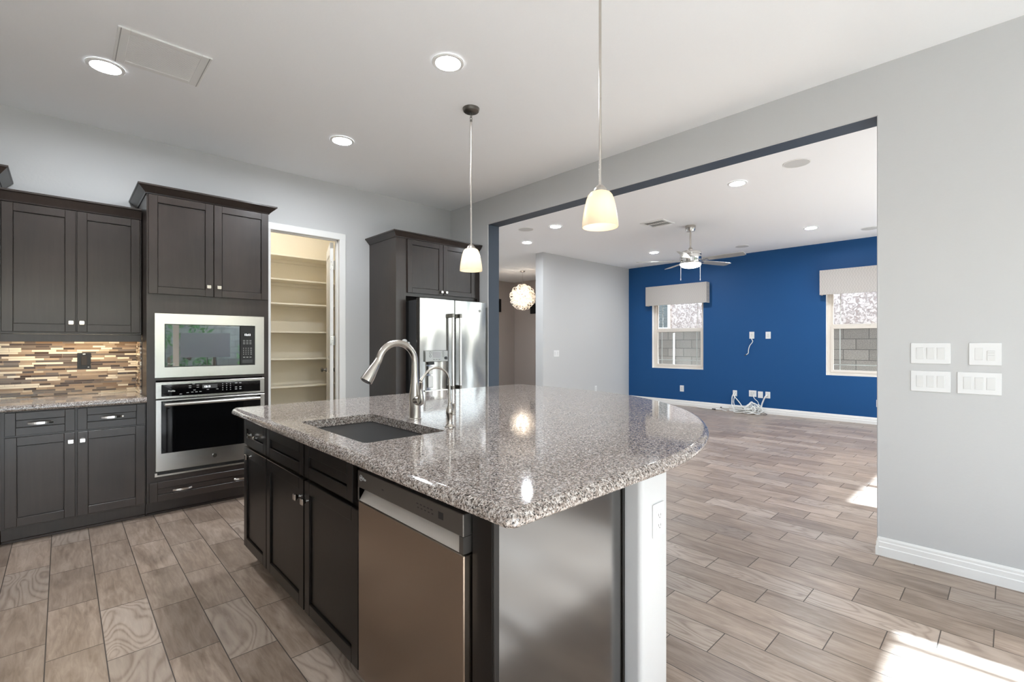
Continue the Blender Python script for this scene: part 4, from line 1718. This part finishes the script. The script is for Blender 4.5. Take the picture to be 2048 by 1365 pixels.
c0 = can_light('lit recessed downlight beside the square ceiling grille', .197, 3.902)
for x, y, lab in ((1.727, 2.392, 'lit recessed downlight nearest the pendant canopy, high in the photo'),
                  (1.733, 3.933, 'lit recessed downlight above the pantry doorway'),
                  (5.294, 2.037, 'lit recessed downlight in the great room nearest the round ceiling speaker'),
                  (8.139, 2.062, 'lit recessed downlight near the right part of the blue wall'),
                  (8.157, 4.670, 'lit recessed downlight just left of the ceiling fan, near the blue wall'),
                  (5.293, 4.639, 'lit recessed downlight just left of the nearer pendant shade'),
                  (5.774, 5.707, 'lit recessed downlight above the dining room opening'),
                  (5.0, 7.3, 'added recessed downlight brightening the dining room, hidden by the opening jamb, nearer one'),  # dining pair added out of sight to lighten that room
                  (6.3, 8.75, 'added recessed downlight brightening the dining room, hidden by the opening jamb, farther one'),
                  (5.294, -.55, 'added recessed downlight near the great room patio door, unseen behind the grey wall'),  # great room pair added, unseen, for extra brightness
                  (8.139, -.55, 'added recessed downlight in the great room corner, unseen behind the grey wall')):
    dup(c0, (x, y, H), label=lab)


def speaker(label, x, y, r=.118):
    o = thing('ceiling_speaker', label, 'speaker', (x, y, H), 0, 'round ceiling speakers')
    mb = MB()
    mb.lathe([(r, -.0003), (r, -.004), (r - .006, -.006), (r - .009, -.005)], n=40)
    mb.build('rim', M_white, o)
    mb = MB()
    mb.lathe([(r - .0092, -.0045), (0, -.0052)], n=36)
    mb.build('grille', Mat('speaker_grille', lin(204, 204, 202), 0.7).m, o)
    return o


s0 = speaker('round ceiling speaker nearest the wide opening header', 5.122, 1.418)
for x, y, lab in ((8.818, 1.459, 'round ceiling speaker over the right blue wall window'),
                  (8.793, 3.301, 'round ceiling speaker behind the ceiling fan'),
                  (5.107, 5.069, 'round ceiling speaker at the far left of the great room')):
    dup(s0, (x, y, H), label=lab)

# return-air grille over the kitchen
vg = thing('ceiling_vent', 'white square return-air grille with fine louvres over the kitchen', 'vent', (.442, 3.554, H))
mb = MB()
w, h = .222, .212
for (a, b_, c, d) in ((-w, -w + .055, -h, h), (w - .055, w, -h, h), (-w + .055, w - .055, -h, -h + .045), (-w + .055, w - .055, h - .045, h)):
    mb.box(a, b_, c, d, -.010, -.0003, b=.003)
for x_ in (-w + .014, w - .014):
    mb.box(x_ - .002, x_ + .002, -h, h, -.0115, -.0098, m=1)
mb.build('frame', [M_white, M_ink], vg)
mb = MB()
for i in range(26):
    y = -h + .052 + i * .0128
    mb.box(-w + .055, w - .055, y, y + .0095, -.0075, -.0060)
mb.build('louvres', M_white, vg)
B('duct_lining', M_white, vg, (-w + .05, w - .05, -h + .04, h - .04, -.0022, -.0005))

gv = thing('ceiling_vent', 'white supply register left of the ceiling fan', 'vent', (6.21, 3.506, H))
w, h = .165, .185
mb = MB()
for (a, b_, c, d) in ((-w, -w + .03, -h, h), (w - .03, w, -h, h), (-w + .03, w - .03, -h, -h + .03), (-w + .03, w - .03, h - .03, h), (-.008, .008, -h + .03, h - .03)):
    mb.box(a, b_, c, d, -.012, -.0003, b=.003)
mb.build('frame', M_white, gv)
mb = MB()
for i in range(9):
    y = -h + .04 + i * .034
    for (a, b_, s) in ((-w + .03, -.008, 1), (.008, w - .03, -1)):
        mb.add([(a, y, -.010), (b_, y, -.010), (b_, y + .020, -.004), (a, y + .020, -.004)], [(0, 1, 2, 3)])
mb.build('louvres', M_white, gv)
B('duct_opening', M_ink, gv, (-w + .03, w - .03, -h + .03, h - .03, -.0015, -.0005))

# pendants


def pendant(label, x, y):
    o = thing('pendant_light', label, 'pendant light', (x, y, H), 0, 'pendants over the island')
    mb = MB()
    mb.lathe([(.062, -.0003), (.062, -.004), (.056, -.022), (.050, -.026), (0, -.026)], n=40)
    mb.build('canopy', M_dknick, o)
    mb = MB()
    zc = -.026
    for k, (zz, rot) in enumerate(((-.036, 0), (-.054, 1), (-.072, 0))):
        ring = [((.0085 * cos(t)) if rot == 0 else 0, (.0085 * cos(t)) if rot else 0, zz + .012 * sin(t)) for t in [2 * pi * i / 18 for i in range(18)]]
        mb.tube(ring, .0022, n=8, closed=True)
    mb.cyl((0, 0, -.083), (0, 0, -.098), .0085, n=14)
    mb.build('swivel_link', M_dknick, o)
    mb = MB()
    mb.cyl((0, 0, -.098), (0, 0, -1.010), .0062, n=14)
    mb.cyl((0, 0, -.60), (0, 0, -.604), .0068, n=14)
    mb.build('stem', M_nickel, o)
    mb = MB()
    mb.lathe([(0, -1.004), (.014, -1.006), (.024, -1.016), (.033, -1.030), (.034, -1.036), (0, -1.037)], n=30)
    mb.build('socket_cap', M_nickel, o)
    mb = MB()
    zs = -1.034
    outp = [(.030, 0), (.046, -.006), (.056, -.018), (.064, -.040), (.072, -.075), (.078, -.110), (.082, -.140), (.0835, -.165)]
    inp = [(r - .003, z) for r, z in outp[::-1]]
    mb.lathe([(r, z + zs) for r, z in outp + inp], n=40)
    mb.build('glass_shade', M_shade, o)
    mb = MB()
    mb.lathe([(0, zs - .045), (.014, zs - .05), (.026, zs - .08), (.028, zs - .095), (.020, zs - .115), (0, zs - .122)], n=22)
    mb.build('bulb', M_bulb, o)
    return o


p1 = pendant('opal glass pendant light hanging in front of the refrigerator cabinet', 2.190, 2.745)
p2 = dup(p1, (1.803, 1.307, H), label='opal glass pendant light hanging nearest the camera, in front of the opening')

# ceiling fan
fn = thing('ceiling_fan', 'brushed nickel five-blade ceiling fan with a lit bowl', 'ceiling fan', (6.712, 3.249, H))
mb = MB()
mb.lathe([(.072, -.0003), (.074, -.02), (.070, -.055), (.058, -.085), (0, -.086)], n=36)
mb.build('canopy', M_nickel, fn)
mb = MB()
mb.cyl((0, 0, -.08), (0, 0, -.345), .0125, n=16)
mb.lathe([(.0125, -.315), (.028, -.335), (.034, -.352), (.030, -.370), (.02, -.38)], n=24)
mb.build('downrod', M_nickel, fn)
mb = MB()
mb.lathe([(0, -.37), (.10, -.372), (.145, -.385), (.152, -.40), (.152, -.425), (.138, -.432), (.138, -.452), (.150, -.458), (.150, -.500), (.143, -.520), (.143, -.545), (.15, -.55), (.15, -.562), (0, -.563)], n=44)
mb.build('motor_housing', M_chrome, fn)
mb = MB()
mb.lathe([(.146, -.5635), (.142, -.585), (.115, -.608), (.06, -.622), (0, -.626)], n=40)
mb.build('light_bowl', M_fanl, fn)
A0 = radians(25 - 43.52)     # first blade bearing in plan
for k in range(5):
    a = A0 + k * 2 * pi / 5
    mx = Matrix.Rotation(a, 4, 'Z') @ Matrix.Translation((0, 0, -.515)) @ Matrix.Rotation(radians(-12), 4, 'X')
    mb = MB()
    secs = []
    for (r_, w0, w1) in ((.20, -.045, .045), (.30, -.056, .058), (.55, -.064, .064), (.74, -.066, .060), (.775, -.060, .035)):
        secs.append([(r_, w0, -.003), (r_, w1, -.003), (r_, w1, .003), (r_, w0, .003)])
    mb.loft(secs, mx=mx)
    bl = mb.build('blade', M_fanbl, fn)
    mb = MB()
    mb.loft([[(.135, -.02, -.004), (.135, .02, -.004), (.135, .02, .001), (.135, -.02, .001)], [(.26, -.034, -.0065), (.26, .034, -.0065), (.26, .034, -.0035), (.26, -.034, -.0035)]], mx=mx)
    mb.build('blade_iron', M_nickel, bl)
for (dx, dy) in ((-.104, .099), (.104, -.099)):
    mb = MB()
    mb.cyl((dx, dy, -.562), (dx, dy, -.78), .0028, n=8)
    mb.cyl((dx, dy, -.78), (dx, dy, -.805), .0055, .004, n=10)
    mb.build('pull_chain', M_plate, fn)

# chandelier of glass loops in the dining room
ch = thing('chandelier', 'round glowing chandelier of curled glass loops in the dining room', 'chandelier', (7.955, 8.013, H))
mb = MB()
mb.lathe([(.065, -.0003), (.065, -.012), (.05, -.028), (0, -.029)], n=30)
mb.build('canopy', M_chrome, ch)
mb = MB()
mb.cyl((0, 0, -.028), (0, 0, -.57), .004, n=8)
mb.build('cable', M_chrome, ch)
CZ = -.632
mb = MB()
for i in range(14):
    t = i + .5
    ph = math.acos(1 - 2 * t / 14)
    th = pi * (1 + 5 ** .5) * t
    d = Vector((cos(th) * sin(ph), sin(th) * sin(ph), cos(ph)))
    mb.lathe([(0, -.014), (.012, -.008), (.014, 0), (.012, .008), (0, .014)], c=(d.x * .13, d.y * .13, CZ + d.z * .13), n=10)
mb.build('bulbs', emit('chandelier_bulb', (1.0, 0.88, 0.76, 1), 55), ch)
mb = MB()
mb.lathe([(0, -.03), (.022, -.02), (.03, 0), (.022, .02), (0, .03)], c=(0, 0, CZ), n=16)
mb.build('hub', M_chrome, ch)
# one curled loop, copied all round
lp = MB()
N = 40
secs = []
for i in range(N + 1):
    t = i / N * 2 * pi * 1.35
    r_ = .075 - .014 * i / N
    c0_ = Vector((r_ * cos(t), r_ * sin(t), .030 * (i / N - .5)))
    er = Vector((cos(t), sin(t), 0))
    ez = Vector((0, 0, 1))
    hw, th_ = .013, .0035
    secs.append([c0_ - ez * hw - er * th_, c0_ - ez * hw + er * th_, c0_ + ez * hw + er * th_, c0_ + ez * hw - er * th_])
lp.loft(secs, sm=True)
loop0 = lp.build('glass_loop', M_crystal, ch)
NL = 64
for i in range(NL):
    t = i + .5
    ph = math.acos(1 - 2 * t / NL)
    th = pi * (1 + 5 ** .5) * t
    d = Vector((cos(th) * sin(ph), sin(th) * sin(ph), cos(ph)))
    o = loop0 if i == 0 else loop0.copy()
    if i:
        COL.objects.link(o)
        o.parent = ch
    o.location = Vector((0, 0, CZ)) + d * .245
    # the loop's plane holds the radius: its axis is tangent to the sphere
    tng = d.orthogonal()
    tng.rotate(Matrix.Rotation(i * 2.4, 3, d))
    o.rotation_euler = (tng + d * .25).to_track_quat('Z', 'Y').to_euler()

# black panels on the dining room walls
B_ = MB()
B_.box(-.045, 0, -.10, .10, -.15, .13, b=.004)
o = B_.build('wall_speaker', M_blackpl, loc=(XD, 8.99, 2.28))
tag(o, 'slim black wall speaker right of the chandelier', 'speaker', 'black wall speakers in the dining room')
B_ = MB()
B_.box(-.11, .11, -.045, 0, -.18, .18, b=.004)
o = B_.build('wall_speaker', M_blackpl, loc=(8.70, YD, 2.365))
tag(o, 'slim black wall speaker left of the chandelier, by the opening jamb', 'speaker', 'black wall speakers in the dining room')

# ---------------------------------------------------------------- cables


def smooth(pts, n=8):
    P = [Vector(p) for p in pts]
    out_ = []
    for i in range(len(P) - 1):
        a, b_, c, d = P[max(i - 1, 0)], P[i], P[i + 1], P[min(i + 2, len(P) - 1)]
        for k in range(n):
            t = k / n
            out_.append(.5 * ((2 * b_) + (c - a) * t + (2 * a - 5 * b_ + 4 * c - d) * t * t + (3 * b_ - a - 3 * c + d) * t ** 3))
    out_.append(P[-1])
    return out_


def cable(label, pts, r=.006, ends=None, name='cable'):
    o = thing(name, label, 'cable', tuple(pts[0]), 0, 'loose cables by the blue wall')
    L = [Vector(p) - Vector(pts[0]) for p in pts]
    mb = MB()
    sp = smooth(L)
    mb.tube(sp, r, n=8)
    mb.build('sheath', M_cable, o)
    if ends:
        mb = MB()
        v = (sp[-1] - sp[-2]).normalized()
        mb.tube([sp[-1], sp[-1] + v * .035], [r * 1.25, r * 1.1], n=10)
        mb.build('plug', M_cabdk, o)
    return o


xw = XB - .012
cable('white cable hanging from a plate high on the blue wall', [(xw, 3.395, 1.45), (xw - .03, 3.39, 1.40), (xw - .02, 3.375, 1.35), (xw - .015, 3.43, 1.27), (xw - .015, 3.452, 1.19), (xw - .02, 3.455, 1.13), (xw - .02, 3.49, 1.10)], .007, True)
cable('thin white cable curving down from the double-width plate', [(xw, 3.36, .35), (xw - .03, 3.355, .30), (xw - .03, 3.325, .255), (xw - .03, 3.285, .22), (xw - .03, 3.262, .16), (xw - .04, 3.258, .07), (xw - .06, 3.262, .009)], .006)
cable('thick white cable running down from the end plate to the floor', [(xw, 3.125, .36), (xw - .03, 3.15, .32), (xw - .03, 3.185, .24), (xw - .04, 3.21, .15), (xw - .05, 3.215, .06), (xw - .055, 3.215, .014)], .013)
cable('flat white cable with a dark plug lying left of the tangle', [(xw - .24, 3.77, .012), (xw - .20, 3.84, .012), (xw - .13, 3.92, .012), (xw - .15, 4.02, .012)], .010, True)
cable('short white cable with a dark plug, leftmost on the floor by the baseboard', [(xw - .10, 4.42, .010), (xw - .14, 4.30, .010), (xw - .17, 4.18, .010), (xw - .14, 4.10, .010)], .009, True)
cable('cream cable stub with a dark plug propped against the baseboard', [(xw - .06, 3.80, .05), (xw - .05, 3.88, .045), (xw - .045, 3.94, .045)], .010, True)
# tangled heap: one thing
rt = thing('cable_tangle', 'tangled heap of white cables on the floor by the blue wall', 'cable', (XB - .20, 3.42, 0))
mb = MB()
rnd = random.Random(4)
for k in range(11):
    cx_, cy_ = rnd.uniform(-.03, .03), rnd.uniform(-.12, .12)
    a, b_ = rnd.uniform(.05, .11), rnd.uniform(.10, .22)
    ph = rnd.uniform(0, 2 * pi)
    zz = .012 + .009 * k
    tilt = rnd.uniform(-.25, .35)
    ring = []
    for i in range(30):
        t = 2 * pi * i / 30
        w = 1 + .18 * sin(3 * t + ph)
        x_, y_ = cx_ + a * w * cos(t), cy_ + b_ * w * sin(t + .3 * sin(2 * t + ph))
        ring.append((x_, y_, max(.009, zz + tilt * a * sin(t + ph) + .01 * sin(4 * t + ph))))
    mb.tube(ring, rnd.choice((.0075, .009, .010)), n=7, closed=True)
for k in range(10):
    ring = []
    th = rnd.uniform(-.9, .9)
    cy_, ra, rz_ = rnd.uniform(-.20, .16), rnd.uniform(.07, .13), rnd.uniform(.05, .10)
    ph = rnd.uniform(0, 6)
    for i in range(28):
        t = 2 * pi * i / 28
        u_ = ra * (1 + .15 * sin(2 * t + ph)) * cos(t)
        ring.append((-.01 + u_ * sin(th), cy_ + u_ * cos(th), .012 + rz_ * (1 + sin(t)) * (1 + .1 * sin(3 * t + ph))))
    mb.tube(ring, rnd.choice((.007, .009)), n=7, closed=True)
mb.build('coils', M_cable, rt)
ox, oy = rt.location.x, rt.location.y
for pl_, rad_ in (([(xw, 3.72, .36), (xw - .04, 3.72, .31), (xw - .05, 3.68, .26), (xw - .07, 3.60, .18), (xw - .10, 3.53, .10), (xw - .14, 3.46, .03)], .009),
                  ([(xw, 3.735, .33), (xw - .04, 3.745, .27), (xw - .05, 3.745, .19), (xw - .08, 3.73, .10), (xw - .13, 3.66, .03)], .011),
                  ([(xw, 3.70, .33), (xw - .05, 3.70, .27), (xw - .06, 3.71, .18), (xw - .08, 3.68, .10), (xw - .13, 3.60, .03)], .008)):
    mb = MB()
    mb.tube(smooth([(a_ - ox, b_ - oy, c_) for a_, b_, c_ in pl_]), rad_, n=8)
    mb.build('lead', M_cable, rt)
mb = MB()
mb.tube(smooth([(-.05, -.30, .01), (0, -.35, .012), (.03, -.30, .03), (-.02, -.15, .06), (-.06, .02, .05), (-.10, .14, .012)]), .004, n=7)
mb.build('dark_lead', M_cabdk, rt)

# ---------------------------------------------------------------- outdoors
mb = MB()
mb.box(-14, 24, -18, 20, -.30, -.125)
tag(mb.build('patio_ground', M_patio), 'pale concrete ground outside the house', 'ground', kind='structure')
mb = MB()
mb.box(10.80, 10.98, -6.5, 14, -.124, 1.60)
mb.box(10.79, 10.99, -6.5, 14, 1.60, 1.645)
tag(mb.build('block_fence', M_block), 'grey concrete block fence outside the blue wall windows', 'fence', kind='structure')
mb = MB()
mb.box(-6.7, 10.75, -9.2, -9.0, -.124, 1.9)
tag(mb.build('yard_wall', M_block), 'grey block yard wall across the patio behind the camera', 'fence', kind='structure')
mb = MB()
mb.cyl((10.55, 5.52, -.124), (10.55, 5.52, 1.56), .022, n=14)
tag(mb.build('downpipe', M_plate), 'white vertical pipe against the fence, seen through the left window', 'pipe')
nh = thing('neighbor_house', 'pale pinkish stucco house beyond the block fence', 'house', (12.6, 4, -.124))
B('wall', M_stucco, nh, (0, 3.0, -10, 8, 0, 5.2))
fw = B('window', M_vinyl, nh, (-.05, -.001, 2.70, 2.76, 1.83, 3.2), (-.05, -.001, 4.14, 4.20, 1.83, 3.2), (-.05, -.001, 2.76, 4.14, 1.83, 1.90), (-.05, -.001, 2.76, 4.14, 3.12, 3.2))
mb = MB()
for i in range(26):
    z = 1.905 + i * .0465
    mb.add([(-.020, 2.765, z), (-.020, 4.135, z), (-.008, 4.135, z + .040), (-.008, 2.765, z + .040)], [(0, 1, 2, 3)])
mb.build('blind', Mat('grey_blind', lin(112, 114, 106), 0.6).m, fw)
# leafy shrubs and a tree across the patio (they show in the microwave glass)


def shrub(label, x, y, h, w, mat, seed, trunk=False):
    r = thing('garden_tree' if trunk else 'garden_shrub', label, 'tree' if trunk else 'shrub', (x, y, -.12))
    g = random.Random(seed)
    mb = MB()
    for i in range(900):
        th, ph = g.uniform(0, 2 * pi), math.acos(g.uniform(-1, 1))
        q = g.uniform(.55, 1) ** .5
        c = Vector((w * q * sin(ph) * cos(th), w * q * sin(ph) * sin(th), h * .5 + (h * .48) * q * cos(ph) + (1.5 if trunk else 0)))
        n_ = Vector((g.uniform(-1, 1), g.uniform(-1, 1), g.uniform(-.2, 1))).normalized()
        t = n_.orthogonal().normalized()
        t.rotate(Matrix.Rotation(g.uniform(0, 6), 3, n_))
        s_ = n_.cross(t)
        L, Wd_ = g.uniform(.07, .13), g.uniform(.025, .045)
        mb.add([c - t * L, c + s_ * Wd_, c + t * L, c - s_ * Wd_], [(0, 1, 2, 3)])
    f = mb.build('foliage', mat, r)
    mb = MB()
    mb.cyl((0, 0, 0), (0, 0, h * .4 + (1.5 if trunk else 0)), .05, .03, n=10)
    mb.build('trunk' if trunk else 'stem', M_bark, r)


shrub('tall leafy shrub against the yard wall, behind the camera to the left', 2.2, -7.6, 2.6, 1.1, M_leaf, 1)
shrub('pale leafy shrub against the yard wall, behind the camera to the right', 4.9, -7.6, 2.0, 1.0, M_leaf2, 2)
shrub('green tree rising above the yard wall behind the camera', 3.4, -11.5, 3.2, 2.1, M_leaf, 3, True)
shrub('second green tree beyond the yard wall behind the camera', 8.6, -11.8, 3.0, 2.3, M_leaf2, 4, True)
